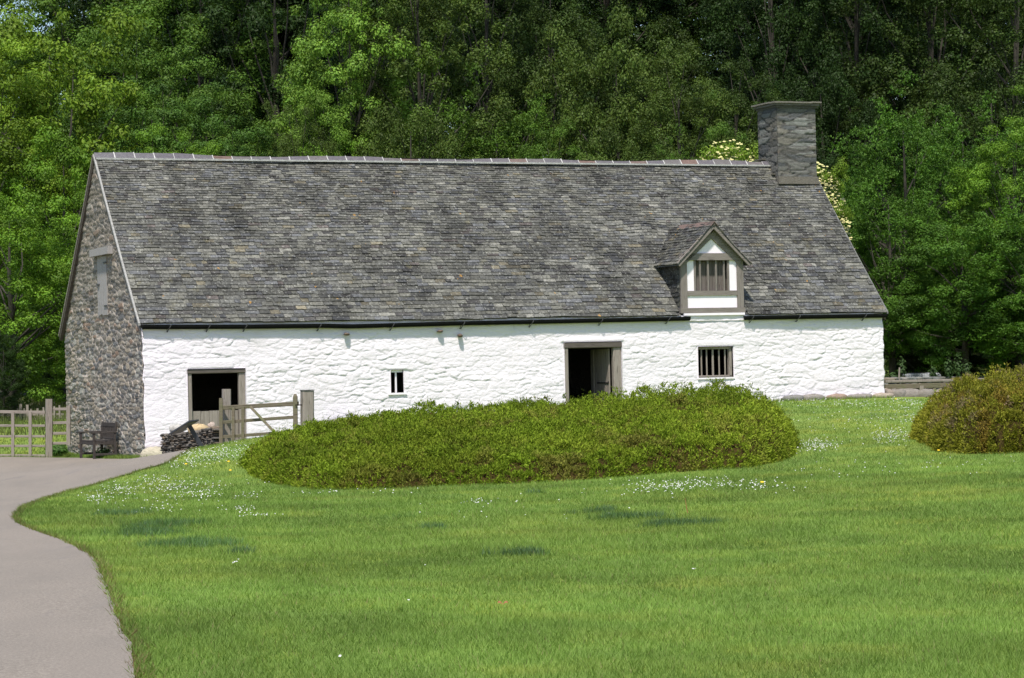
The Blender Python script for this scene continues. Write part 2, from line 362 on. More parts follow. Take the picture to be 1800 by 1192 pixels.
for a, b, c, d in OPEN:
    dd = np.hypot(np.maximum(np.maximum(a-TT, TT-b), 0), np.maximum(np.maximum(c-ZZ, ZZ-d), 0)); near = np.minimum(near, sm(dd/.1))
h = h*near+.004
for r, hh, off in ((R_ST, .22, (0, -.3)), (R_WI, .17, (-.25, .35)), (R_SL, .1, (-.1, .12)), (R_DO, .12, (-.1, .1))):
    w = sm((TT-r[0]-off[0]+.02)/.05)*sm((r[1]+off[1]-TT)/.05)*sm((ZZ-r[3]-.005)/.01)*sm((r[3]+hh-ZZ)/.03); h = h*(1-w)+w*.03
edge_w = sm(1-TT/.5)
batter = .05*(1-np.clip(ZZ/ZE, 0, 1))
q_ = noise(ZZ/.17+3, ZZ*0, 90)-.5
VV = P(TT-np.where(TT < .3, (1-TT/.3), 0)*(.03+.05*q_), -(h+batter), ZZ)
VV += np.multiply.outer(np.where(TT > L-.3, 1-(L-TT)/.3, 0)*(.05*(noise(ZZ/.17, ZZ*0, 93)-.3)), T)
foot = 1-.38*sm((.62-(ZZ-(.02+.045*TT)))/.5*1.0)*fbm(TT/.5, ZZ/.3, 33)*sm((8-TT)/3)
colw = np.ones(TT.shape+(3,))*foot[..., None]
head_tone = sm((ZZ-(ZE-.42))/.4)*fbm(TT/1.2, ZZ/.5, 38); colw *= 1-.10*head_tone[..., None]*np.array([1, 1, 1.1])  # patchy tone, slightly darker towards the wall head
stain = sm((.34-ZZ+.02*TT)/.3)*sm((1.7-TT)/.8); colw = colw*(1-stain[..., None]*.9)+stain[..., None]*.9*np.array([.93, .84, .66])
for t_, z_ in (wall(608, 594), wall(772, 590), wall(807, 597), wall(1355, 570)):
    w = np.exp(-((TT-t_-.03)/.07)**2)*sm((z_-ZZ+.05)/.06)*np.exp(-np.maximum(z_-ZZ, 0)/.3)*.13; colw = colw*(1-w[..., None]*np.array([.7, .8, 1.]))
ni, nj = TT.shape; idx = np.arange(ni*nj).reshape(ni, nj)
cT = (TT[:-1, :-1]+TT[1:, 1:])/2; cZ = (ZZ[:-1, :-1]+ZZ[1:, 1:])/2; keep = np.ones_like(cT, bool)
for a, b, c, d in OPEN: keep &= ~((cT > a) & (cT < b) & (cZ > c) & (cZ < d))
FQ = np.stack([idx[:-1, :-1], idx[1:, :-1], idx[1:, 1:], idx[:-1, 1:]], -1)[keep]
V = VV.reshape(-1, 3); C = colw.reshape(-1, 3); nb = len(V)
# returns at both ends so that the wall has thickness
rl = P(np.full(nj, .05), .12, zl); rr_ = P(np.full(nj, L-.02), .3, zl); V = np.vstack([V, rl, rr_]); C = np.vstack([C, np.ones((2*nj, 3))])
a = nb+np.arange(nj); c = nb+nj+np.arange(nj)
FQ = np.vstack([FQ, np.stack([a[:-1], idx[0, :-1], idx[0, 1:], a[1:]], -1), np.stack([idx[-1, :-1], c[:-1], c[1:], idx[-1, 1:]], -1)])
# reveals
mb = MB()
for a_, b_, c_, d_ in OPEN:
    th = .5
    for p in ([(a_, c_), (a_, d_)], [(b_, d_), (b_, c_)], [(a_, d_), (b_, d_)], [(b_, c_), (a_, c_)]):
        (ta, za), (tb, zb) = p
        sp = .30 if (b_-a_) < 1.3 else 0.; fx = lambda t_: t_-sp if t_ == a_ else t_+sp
        mb.poly([P(ta, -.05, za), P(tb, -.05, zb), P(fx(tb), th, zb), P(fx(ta), th, za)], [(0, 1, 2, 3)])
FL = [tuple(f) for f in FQ]+[tuple(i+len(V) for i in f) for f in mb.F]
V = np.vstack([V, np.array(mb.V)]); C = np.vstack([C, np.ones((len(mb.V), 3))*.93])
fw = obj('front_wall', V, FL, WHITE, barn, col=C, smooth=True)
# inner leaf of the wall, rear wall, right gable: closed dark inside
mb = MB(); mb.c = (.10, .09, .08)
cuts = sorted(OPEN)
t0 = 0.06
for a_, b_, c_, d_ in cuts:
    if b_-a_ < 1.3: a_ -= .3; b_ += .3
    mb.poly([P(t0, .5, -.5), P(a_, .5, -.5), P(a_, .5, ZE+.3), P(t0, .5, ZE+.3)], [(0, 1, 2, 3)])
    mb.poly([P(a_, .5, d_), P(b_, .5, d_), P(b_, .5, ZE+.3), P(a_, .5, ZE+.3)], [(0, 1, 2, 3)])
    mb.poly([P(a_, .5, -.5), P(b_, .5, -.5), P(b_, .5, c_), P(a_, .5, c_)], [(0, 1, 2, 3)]); t0 = b_
mb.poly([P(t0, .5, -.5), P(L-.02, .5, -.5), P(L-.02, .5, ZE+.3), P(t0, .5, ZE+.3)], [(0, 1, 2, 3)])
for a_, b_, c_, d_ in cuts[:0]: pass
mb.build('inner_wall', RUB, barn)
mb = MB(); mb.c = (.22, .2, .18); mb.box(P(.3, WD-.5, -.6), T*(L-.6), NN*.5, Z*(ZER+.55)); mb.build('rear_wall', RUB, barn)

def rubble_cols(si, sj, e, u, v, mort=(.43, .37, .32)):
    r1 = hsh(si, sj, 51); r2 = hsh(si, sj, 52); r3 = hsh(si, sj, 53)
    c = np.array([.182, .168, .145])*(.6+.7*r1)[..., None]
    c = np.where((r2 > .62)[..., None], np.array([.222, .192, .152])*(.7+.6*r1)[..., None], c)
    c = np.where((r2 < .2)[..., None], np.array([.105, .105, .105])*(.7+.7*r1)[..., None], c)
    c = np.where((r3 > .90)[..., None], np.array([.27, .26, .23]), c); c = np.where((r3 < .04)[..., None], np.array([.19, .135, .10]), c)
    mk = 1-sm((e-.07)/.13); mk = mk*(.55+.45*sm(fbm(u/.5, v/.4, 88)*3-.8))
    return c*(1-mk[..., None])+mk[..., None]*np.array(mort)*(.7+.5*fbm(u/.1, v/.1, 3))[..., None]
# stone gable
def roofz(s): return np.where(s < SA, ZE+(ZR-ZE)*s/SA, ZER+(ZR-ZER)*(WD-s)/(WD-SA))
sl_ = np.linspace(0, WD, 330); vv = np.linspace(0, 1, 330)
SS, VVV = np.meshgrid(sl_, vv, indexing='ij'); top = roofz(SS)-.05; ZG = -.6+(top+.6)*VVV
S_LOFT = sorted([gable(175, 500)[0], gable(191, 500)[0]]); Z_LOFT = (gable(182, 552)[1], gable(178, 449)[1])
e, si, sj, dx, dy = stones(SS, ZG, .40, .11, 14, .07)
big = ZG > 4.1
e2, i2, j2, dx2, dy2 = stones(SS, ZG, .52, .115, 19, .07)
e = np.where(big, e2, e); si = np.where(big, i2+500, si); sj = np.where(big, j2+500, sj); dy = np.where(big, dy2, dy)
h = .022*sm(e/.25)+.022*(hsh(si, sj, 50)-.5)-.012*dy+.015*(fbm(SS/.1, ZG/.08, 4)-.5)
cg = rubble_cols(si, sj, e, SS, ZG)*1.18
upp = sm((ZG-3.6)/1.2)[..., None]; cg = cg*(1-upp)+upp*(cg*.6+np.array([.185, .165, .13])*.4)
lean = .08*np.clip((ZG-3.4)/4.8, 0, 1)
VG = P(-(h+lean), np.where(SS < .25, SS-(1-SS/.25)*(.02+.04*(noise(ZG/.17+3, ZG*0, 90)-.5)), SS), ZG)
ni, nj = SS.shape; idx = np.arange(ni*nj).reshape(ni, nj)
cS = (SS[:-1, :-1]+SS[1:, 1:])/2; cZ = (ZG[:-1, :-1]+ZG[1:, 1:])/2
keep = ~((cS > S_LOFT[0]) & (cS < S_LOFT[1]) & (cZ > Z_LOFT[0]) & (cZ < Z_LOFT[1]))
FQ = np.stack([idx[:-1, :-1], idx[:-1, 1:], idx[1:, 1:], idx[1:, :-1]], -1)[keep]
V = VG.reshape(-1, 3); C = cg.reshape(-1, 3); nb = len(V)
rb = P(np.full(nj, .4), WD-.02, ZG[-1]); V = np.vstack([V, rb]); C = np.vstack([C, cg[-1]])
a = nb+np.arange(nj); FQ = np.vstack([FQ, np.stack([a[:-1], a[1:], idx[-1, 1:], idx[-1, :-1]], -1)])
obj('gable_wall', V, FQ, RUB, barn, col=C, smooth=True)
mb = MB(); mb.c = (.16, .15, .13)
for t_, dpt in ((.12, .3), (L-.42, .42)):
    pr = [(0.06, -.6), (WD-.06, -.6), (WD-.06, roofz(np.array(WD-.06))-.1), (SA, ZR-.1), (.06, roofz(np.array(.06))-.1)]
    if t_ < 1:
        continue
    mb.poly([P(t_, s_, z_) for s_, z_ in pr]+[P(t_+dpt, s_, z_) for s_, z_ in pr], [(0, 1, 2, 3, 4), (9, 8, 7, 6, 5)]+[(i, (i+1) % 5, 5+(i+1) % 5, 5+i) for i in range(5)])
mb.build('far_gable_wall', RUB, barn)
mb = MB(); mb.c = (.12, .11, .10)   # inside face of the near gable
s0, s1 = S_LOFT; z0, z1 = Z_LOFT
pr = [(0.06, -.6), (s0-.05, -.6), (s0-.05, roofz(np.array(s0-.05))-.1), (.06, ZE-.1)]; mb.poly([P(.45, a, b) for a, b in pr], [(0, 1, 2, 3)])
pr = [(s1+.05, -.6), (WD-.06, -.6), (WD-.06, ZER-.1), (SA, ZR-.1), (s1+.05, roofz(np.array(s1+.05))-.1)] if s1 < SA else [(s1+.05, -.6), (WD-.06, -.6), (WD-.06, ZER-.1), (s1+.05, roofz(np.array(s1+.05))-.1)]
mb.poly([P(.45, a, b) for a, b in pr], [tuple(range(len(pr)))])
mb.poly([P(.45, s0-.05, -.6), P(.45, s1+.05, -.6), P(.45, s1+.05, z0), P(.45, s0-.05, z0)], [(0, 1, 2, 3)])
mb.poly([P(.45, s0-.05, z1), P(.45, s1+.05, z1), P(.45, s1+.05, roofz(np.array(s1))), P(.45, s0-.05, roofz(np.array(s0)))], [(0, 1, 2, 3)])
for sa, za, sb, zb in ((s0, z0, s0, z1), (s1, z0, s1, z1), (s0, z1, s1, z1), (s0, z0, s1, z0)):
    mb.poly([P(-.03, sa, za), P(-.03, sb, zb), P(.45, sb, zb), P(.45, sa, za)], [(0, 1, 2, 3)])
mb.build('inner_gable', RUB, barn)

# ---- slates
def slate_colors(n, u=None, v=None):
    r = R.random(n); k = .40+.56*R.random(n)**1.1
    c = np.where((r < .36)[:, None], [.112, .111, .098], np.where((r < .66)[:, None], [.137, .134, .112], np.where((r < .80)[:, None], [.108, .110, .112], np.where((r < .89)[:, None], [.072, .068, .063], np.where((r < .965)[:, None], [.185, .18, .155], np.where((r < .99)[:, None], [.150, .132, .090], [.105, .088, .080]))))))
    return c*k[:, None]
def slates(O, AL, UPS, W0, W1, length, e0, e1, w0, w1, sag, skip=None, tint=1., shift=0.):
    """O origin at the eave; AL unit along; UPS unit up the slope; rows of slates with thickness"""
    NRM = np.cross(AL, UPS); NRM = NRM/np.linalg.norm(NRM)
    if NRM[2] < 0: NRM = -NRM
    V = []; C = []; a = 0.; row = 0
    while a < length:
        f = a/length; ex = e0+(e1-e0)*f**.85; ex *= random.uniform(.92, 1.08); w = w0+(w1-w0)*f
        x = W0-random.random()*w
        xs = [x]
        while x < W1: x += w*random.choice((.55, .75, .9, 1, 1.1, 1.35, 1.6)); xs.append(x)
        xs = np.array(xs); xs = np.clip(xs, W0, W1); xs = xs[np.concatenate([[True], np.diff(xs) > .04])]
        n = len(xs)-1
        if skip is not None:
            kp = ~skip((xs[:-1]+xs[1:])/2, a+ex/2)
        else: kp = np.ones(n, bool)
        x0 = xs[:-1][kp]+.005; x1 = xs[1:][kp]-.005; n = len(x0)
        if n:
            wob = .012*np.sin(x0*1.3+row*.4)+.02*(noise(x0/2.5, x0*0+row*.12, 5)-.5)
            lo = a+R.uniform(-.011, .011, n)+wob; hi = np.full(n, min(a+ex*1.7, length+.03))
            th = R.uniform(.018, .038, n); sk = R.uniform(-.008, .008, n)
            z0 = sag(x0, lo); z1 = sag(x1, lo); zt0 = sag(x0, hi)-.004; zt1 = sag(x1, hi)-.004
            lift = th+R.uniform(0, .007, n); cr_ = R.uniform(0, .022, (2, n))*(R.random((2, n)) > .55)
            def pt(x, u, z): return O+np.multiply.outer(x, AL)+np.multiply.outer(u, UPS)+np.multiply.outer(z, NRM)
            c0 = pt(x0, lo+sk+cr_[0]*1.0, z0+lift); c0b = pt(x0+cr_[0]+.004, lo+sk, z0+lift); c1b = pt(x1-cr_[1]-.004, lo-sk, z1+lift); c1 = pt(x1, lo-sk+cr_[1], z1+lift)
            t1 = pt(x1, hi, zt1+.006); t0 = pt(x0, hi, zt0+.006)
            d0 = pt(x0, lo+sk, z0-.005); d0b = pt(x0+cr_[0]+.004, lo+sk+.002, z0-.005); d1b = pt(x1-cr_[1]-.004, lo-sk+.002, z1-.005); d1 = pt(x1, lo-sk, z1-.005)
            V.append(np.stack([c0, c0b, c1b, c1, t1, t0, d0, d0b, d1b, d1], 1)); cc = slate_colors(n)*tint
            C.append(np.repeat(cc[:, None, :], 10, 1))
        a += ex; row += 1
    V = np.concatenate(V); C = np.concatenate(C); n = len(V); b = (np.arange(n)*10)[:, None]
    Fs = []
    for f in ((0, 1, 2, 3, 4, 5), (0, 6, 7, 1), (1, 7, 8, 2), (2, 8, 9, 3), (0, 5, 6), (3, 9, 4)): Fs += [tuple(r) for r in (b+np.array(f))]
    return V.reshape(-1, 3), Fs, C.reshape(-1, 3)
EO = .08                                            # eaves overhang
k_ = (ZR-ZE)/SA; ZE0 = ZE-EO*k_+.15; SLP = NN*(SA+EO)+Z*(ZR-ZE0); SLEN = np.linalg.norm(SLP); UPS = SLP/SLEN
def sagf(x, u):
    x = np.asarray(x, float); u = np.asarray(u, float)
    s = -.035*np.sin(np.pi*np.clip(u/SLEN, 0, 1))-.05*np.sin(np.pi*x/L)*np.clip(u/SLEN, 0, 1)+.05*(fbm(x/2.6, u/2., 17, 2)-.5)+.02*(fbm(x/.7, u/.8, 18, 2)-.5)
    sw = np.exp(-((x-(DTC-.95))/.55)**2-((u-UDR)/.35)**2)*.10; return s+sw
DTC = (DT0+DT1)/2; DZP = wall(1252, 391, -.2)[1]; UDR = (DZP-ZE0)/(ZR-ZE0)*SLEN
CS0 = 3.66; CT0 = wall(1367, 260, CS0)[0]; CT1 = L+.02; CS1 = 4.86
rfO = P(0, -EO, ZE0)
def skip(x, u):
    s = u/SLEN*(SA+EO)-EO
    return ((x > DT0+.02) & (x < DT1-.02) & (s < .9)) | ((x > CT0+.03) & (s > CS0+.15))
V, Fs, C = slates(rfO, T, UPS, -.10, L+.12, SLEN-.05, .150, .082, .30, .21, sagf, skip)
# under-boarding front & rear slope: same object so that nothing shows through
mbr = MB(); mbr.c = (.06, .055, .05)
NR = np.cross(T, UPS)
g_t = np.linspace(-.06, L+.08, 60); g_u = np.linspace(.02, SLEN, 20)
base = len(V); GT, GU = np.meshgrid(g_t, g_u, indexing='ij')
UB = rfO+np.multiply.outer(GT, T)+np.multiply.outer(GU, UPS)+np.multiply.outer(sagf(GT, GU)-.012, NR)
idx = np.arange(GT.size).reshape(GT.shape)
ub_f = [tuple(f) for f, t_, u_ in zip(np.stack([idx[:-1, :-1], idx[1:, :-1], idx[1:, 1:], idx[:-1, 1:]], -1).reshape(-1, 4)+base, ((GT[:-1, :-1]+GT[1:, 1:])/2).ravel(), ((GU[:-1, :-1]+GU[1:, 1:])/2).ravel()) if not ((DT0+.1 < t_ < DT1-.1) and u_ < .6)]
V = np.vstack([V, UB.reshape(-1, 3)]); C = np.vstack([C, np.full((GT.size, 3), .05)]); Fs = Fs+ub_f
roof = obj('roof', V, Fs, SLATE, barn, col=C)
# rear slope
EOR = .2; SLR = -NN*(WD-SA+EOR)+Z*(ZR-ZER+.05); SLRL = np.linalg.norm(SLR)
Vr, Fr, Cr = slates(P(0, WD+EOR, ZER-.05), T, SLR/SLRL, -.10, L+.12, SLRL-.03, .3, .2, .5, .4, lambda x, u: .05*np.sin(np.pi*np.clip(np.asarray(u)/SLRL, 0, 1))*-.8+np.asarray(x)*0)
obj('rear_roof', Vr, Fr, SLATE, barn, col=Cr)
# verge fillets and soffit edge of the near gable
def verge(name, s_a, z_a, s_b, z_b, t, w, hgt, m, col, sagv=0., off=0.):
    mb = MB(); mb.c = col; n = 26; pr = []
    for i in range(n+1):
        f = i/n; s_ = s_a+(s_b-s_a)*f; z_ = z_a+(z_b-z_a)*f+sagv*math.sin(math.pi*f)+.02*(noise(f*14, 0, 4)-.5); pr.append((s_, z_))
    for (a, b), (c, d) in zip(pr[:-1], pr[1:]):
        mb.box8([P(t-w, a, b-hgt), P(t, a, b-hgt), P(t, c, d-hgt), P(t-w, c, d-hgt), P(t-w, a, b), P(t, a, b), P(t, c, d), P(t-w, c, d)])
    return mb.build(name, m, roof)
verge('verge_fillet', -EO, ZE0+.015, SA, ZR+.01, -.085, .06, .07, RUB, (.33, .325, .31), -.05)
verge('verge_board', -EO+.05, ZE0-.06, SA, ZR-.07, -.03, .05, .06, WOODD, (.1, .09, .08), -.05)
verge('verge_fillet', WD+EOR, ZER-.05, SA, ZR+.01, -.09, .07, .06, RUB, (.30, .27, .24), -.06)
verge('verge_board', WD+EOR-.02, ZER-.12, SA, ZR-.07, -.03, .10, .10, WOODD, (.1, .08, .07), -.06)
verge('verge_fillet', -EO, ZE0+.015, SA, ZR+.0, L+.15, .05, .06, RUB, (.16, .16, .15), -.05)
# ridge tiles + mortar
mb = MB(); mm = MB(); nt_ = 38; lt = (CT0+.35+.12)/nt_
for i in range(nt_):
    a = -.12+i*lt; b = a+lt-.012; dz = .014*math.sin(i*1.9)+.010*random.uniform(-1, 1)
    c = random.choice([(.14, .128, .145), (.15, .135, .15), (.19, .135, .12), (.18, .13, .12), (.20, .13, .11), (.165, .15, .15), (.15, .14, .15)])
    if i < 3: c = (.16, .15, .165)
    mb.c = tuple(v*.72 for v in c)
    zs = lambda t_: ZR+.05-.05*math.sin(math.pi*t_/L)+.03*math.sin(t_*1.1)
    za = zs(a)+dz; zb = zs(b)+dz*.6
    for sgn in (-1, 1):
        o_ = [P(a, SA, za), P(b, SA, zb), P(b, SA+sgn*.155, zb-.165), P(a, SA+sgn*.155, za-.165)]
        o2 = [p-Z*.02 for p in o_]; mb.box8(o2+o_) if sgn > 0 else mb.box8(o_+o2)
    mm.c = (.44, .43, .41)
    for sgn in (-1, 1):
        w = .018+.012*random.random(); c0 = b+.006
        o_ = [P(c0-w/2, SA, zb+.012), P(c0+w/2, SA, zb+.012), P(c0+w/2, SA+sgn*.16, zb-.155), P(c0-w/2, SA+sgn*.16, zb-.155)]
        o2 = [p-Z*.02 for p in o_]; mm.box8(o2+o_) if sgn > 0 else mm.box8(o_+o2)
b_ = len(mb.V); mb.V += mm.V; mb.C += mm.C; mb.F += [tuple(i+b_ for i in f) for f in mm.F]; mb.build('ridge_tiles', RIDGE, roof)
mm = MB(); mm.c = (.40, .40, .38); n = 60
mm.box(P(-.1, SA-.19, ZR-.145), T*(CT0+.3), NN*.06, Z*.05); mm.build('ridge_bedding', RUB, roof)

# ---- gutter with stays
def gut(pa, name='gutter'):
    mb = MB(); rad = .068; prev = None
    for (t0, z0), (t1, z1) in zip(pa[:-1], pa[1:]):
        for (ta, za, tb, zb) in ((t0, z0, t1, z1),):
            pr = [(math.cos(a)*rad, math.sin(a)*rad) for a in np.linspace(math.pi, 2*math.pi, 7)]+[(rad-.01, 0), (.0, -.035), (-rad+.01, 0)]
            n = len(pr)
            mb.poly([P(ta, -EO-.03+x, za+y*1.7-.0) for x, y in pr]+[P(tb, -EO-.03+x, zb+y*1.7-.0) for x, y in pr], [tuple(range(n)), tuple(range(2*n-1, n-1, -1))]+[(i, n+i, n+(i+1) % n, (i+1) % n) for i in range(n)])
    return mb.build(name, BLACK, barn)
def wz(px, py): 
    t, z = wall(px, py, -EO-.05); return t, z
g1 = gut([wz(250, 571), wz(430, 570.5), wz(570, 569), wz(618, 570), wz(800, 565), wz(1000, 561), wz(1213, 556.5)])
g2 = gut([wz(1309, 555.5), wz(1430, 553.5), wz(1559, 551.5)])
brk = None
for px, g_ in [(x, g1) for x in (298, 367, 432, 562, 690, 814, 935, 1057, 1175)]+[(x, g2) for x in (1322, 1404, 1520)]:
    py = np.interp(px, [250, 570, 618, 1213, 1309, 1559], [573, 571, 572, 558, 557, 553])
    t, z = wz(px, py)
    if brk is None:
        mb = MB(); o = P(t, -EO-.05, z)
        mb.tube([o+T*.03-NN*.07+Z*.03, o-NN*.068-Z*.03, o-Z*.10+T*-.03, o-Z*.165+NN*.06-T*.05, o+NN*.17-Z*.14-T*.05], .011, 6); mb.tube([o-Z*.16+NN*.05-T*.05, o+NN*.02-Z*.06-T*.07], .010, 6)
        brk = mb.build('gutter_stay', IRON, g_, org=o); b = brk
    else:
        b = brk.copy(); COL.objects.link(b); b.parent = g_
    b.location = P(t, -EO-.05, z)-ORG[barn.name]

# ---- chimney
def stone_face(mb_V, mb_F, mb_C, O, U, Vv, lu, lv, out_, seed, cw, ch, dark=1., res=.03, wrap=True):
    nu = max(3, int(lu/res)); nv = max(3, int(lv/res)); uu, v2 = np.meshgrid(np.linspace(0, lu, nu), np.linspace(0, lv, nv), indexing='ij')
    e, si, sj, dx, dy = stones(uu, v2, cw, ch, seed, .035)
    h = .020*sm(e/.11)+.026*(hsh(si, sj, 50)-.5)+.012*(fbm(uu/.08, v2/.06, 5)-.5)
    ed = np.minimum(np.minimum(uu, lu-uu)/.06, 1); h = h*np.clip(ed, .4, 1)
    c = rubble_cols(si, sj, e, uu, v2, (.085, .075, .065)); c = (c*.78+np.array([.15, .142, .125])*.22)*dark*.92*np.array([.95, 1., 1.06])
    ptv = O+np.multiply.outer(uu, U)+np.multiply.outer(v2, Vv)+np.multiply.outer(h, out_)
    b = sum(len(x) for x in mb_V); mb_V.append(ptv.reshape(-1, 3)); mb_C.append(c.reshape(-1, 3)); idx = b+np.arange(nu*nv).reshape(nu, nv)
    mb_F.append(np.stack([idx[:-1, :-1], idx[1:, :-1], idx[1:, 1:], idx[:-1, 1:]], -1).reshape(-1, 4))
czt = wall(1401, 184, CS0)[1]; czb = ZE0
V = []; Fl = []; C = []
hgt = czt-6.4
stone_face(V, Fl, C, P(CT0, CS0, 6.4), T, Z, CT1-CT0, hgt, -NN, 31, .72, .125)
stone_face(V, Fl, C, P(CT0, CS0, 6.4), NN, Z, CS1-CS0, hgt, -T, 33, .6, .15, .75)  # left face: its shade is put into a darker stone colour
stone_face(V, Fl, C, P(CT1, CS0, 6.4), NN, Z, CS1-CS0, hgt, T, 34, .36, .17)
stone_face(V, Fl, C, P(CT0, CS1, 6.4), T, Z, CT1-CT0, hgt, NN, 35, .42, .17)
chim = obj('chimney', np.vstack(V), np.vstack(Fl), CHIM, barn, col=np.vstack(C), smooth=True)
mb = MB()
cw_, cd_ = CT1-CT0, CS1-CS0
for k, (z0, z1, ov, c) in enumerate([(czt-.10, czt-.04, .045, (.10, .095, .085)), (czt-.035, czt+.035, .10, (.15, .14, .12)), (czt+.04, czt+.085, .15, (.19, .175, .15))]):
    mb.c = c; n = 5
    for i in range(n):
        for j in range(4):
            ta = CT0-ov+(cw_+2*ov)*i/n; tb = CT0-ov+(cw_+2*ov)*(i+1)/n; sa = CS0-ov+(cd_+2*ov)*j/4; sb = CS0-ov+(cd_+2*ov)*(j+1)/4; d = random.uniform(-.008, .008)
            mb.box8([P(ta+.002, sa, z0+d), P(tb, sa, z0+d), P(tb, sb-.002, z0+d), P(ta+.002, sb-.002, z0+d), P(ta+.002, sa, z1+d), P(tb, sa, z1+d), P(tb, sb-.002, z1+d), P(ta+.002, sb-.002, z1+d)])
mb.build('chimney_cap', CHIM, chim)
zb_ = wall(1401, 318, CS0)[1]
mb = MB(); mb.c = (.12, .11, .09)
mb.box8([P(CT0-.03, CS0-.10, zb_-.10), P(CT1+.04, CS0-.10, zb_-.10), P(CT1+.04, CS0+.1, zb_-.10), P(CT0-.03, CS0+.1, zb_-.10), P(CT0-.01, CS0-.035, zb_+.13), P(CT1+.02, CS0-.035, zb_+.13), P(CT1+.02, CS0+.1, zb_+.13), P(CT0-.01, CS0+.1, zb_+.13)])
for a_, z_ in ((.35, ZR-.12), (.95, ZR+.38)):
    mb.box(P(CT0-.12, CS0+a_-.2, z_-.3), T*.13, NN*.5, Z*.045)
mb.build('drip_course', CHIM, chim)

# ---- dormer
Zd = lambda py, px=1252: wall(px, py, -.03)[1]
dz_s0, dz_s1 = Zd(550), Zd(541); dz_m0, dz_m1 = Zd(519.5), Zd(511); dz_t0, dz_t1 = Zd(457.5), Zd(447)
dor = MB(); OK = OAK
dn = bpy.data.objects.new('dormer', None)
mb = MB(); pw = (DT1-DT0)
dorm = obj('dormer', *(lambda m_: (m_.V, m_.F))((lambda m_: (m_.box(P(DT0+.06, .17, dz_s0), T*(pw-.12), NN*.05, Z*(dz_t1-dz_s0-.02)), m_)[1])(MB())), WOODD, barn)
bpy.data.objects.remove(dn)
def dbox(name, t0, t1, s0, s1, z0, z1, m_, j=.0):
    mb = MB(); mb.box8([P(t0, s0, z0), P(t1, s0, z0), P(t1, s1, z0), P(t0, s1, z0), P(t0+j, s0, z1), P(t1+j, s0, z1), P(t1+j, s1, z1), P(t0+j, s1, z1)]); return mb.build(name, m_, dorm)
pwd = .20
dbox('post', DT0, DT0+pwd, -.06, .06, dz_s1, dz_t0, OAK); dbox('post', DT1-pwd, DT1, -.06, .06, dz_s1, dz_t0, OAK)
dbox('sill_beam', DT0-.03, DT1+.03, -.08, .10, dz_s0, dz_s1, OAKH); dbox('rail', DT0+pwd, DT1-pwd, -.045, .05, dz_m0, dz_m1, OAKH)
dbox('tie_beam', DT0+.02, DT1-.02, -.07, .06, dz_t0, dz_t1+.03, OAKH)
pn = .235
dbox('limewashed_panel', DT0+pwd, DT1-pwd, -.012, .04, dz_s1, dz_m0, PANELW)
dbox('limewashed_panel', DT0+pwd, DT0+pwd+pn, -.012, .04, dz_m1, dz_t0, PANELW); dbox('limewashed_panel', DT1-pwd-pn, DT1-pwd, -.012, .04, dz_m1, dz_t0, PANELW)
mb = MB(); o0 = DT0+pwd+pn; o1 = DT1-pwd-pn
for i in range(5):
    a = o0+.055+(o1-o0-.11)*i/5; b = a+(o1-o0-.11)/5-.012; mb.box(P(a, .13, dz_m1-.02), T*(b-a), NN*.03, Z*(dz_t0-dz_m1))
sh = mb.build('shutter', OAKD, dorm)
mb = MB()
for i in range(4): a = o0+.05+(o1-o0-.11)*(i+.5)/4; mb.box(P(a, -.02, dz_m1), T*.045, NN*.04, Z*(dz_t0-dz_m1))
mb.box(P(o0+.002, -.03, dz_m1), T*.055, NN*.06, Z*(dz_t0-dz_m1)); mb.box(P(o1-.057, -.03, dz_m1), T*.055, NN*.06, Z*(dz_t0-dz_m1)); mb.build('mullions', OAK, dorm)
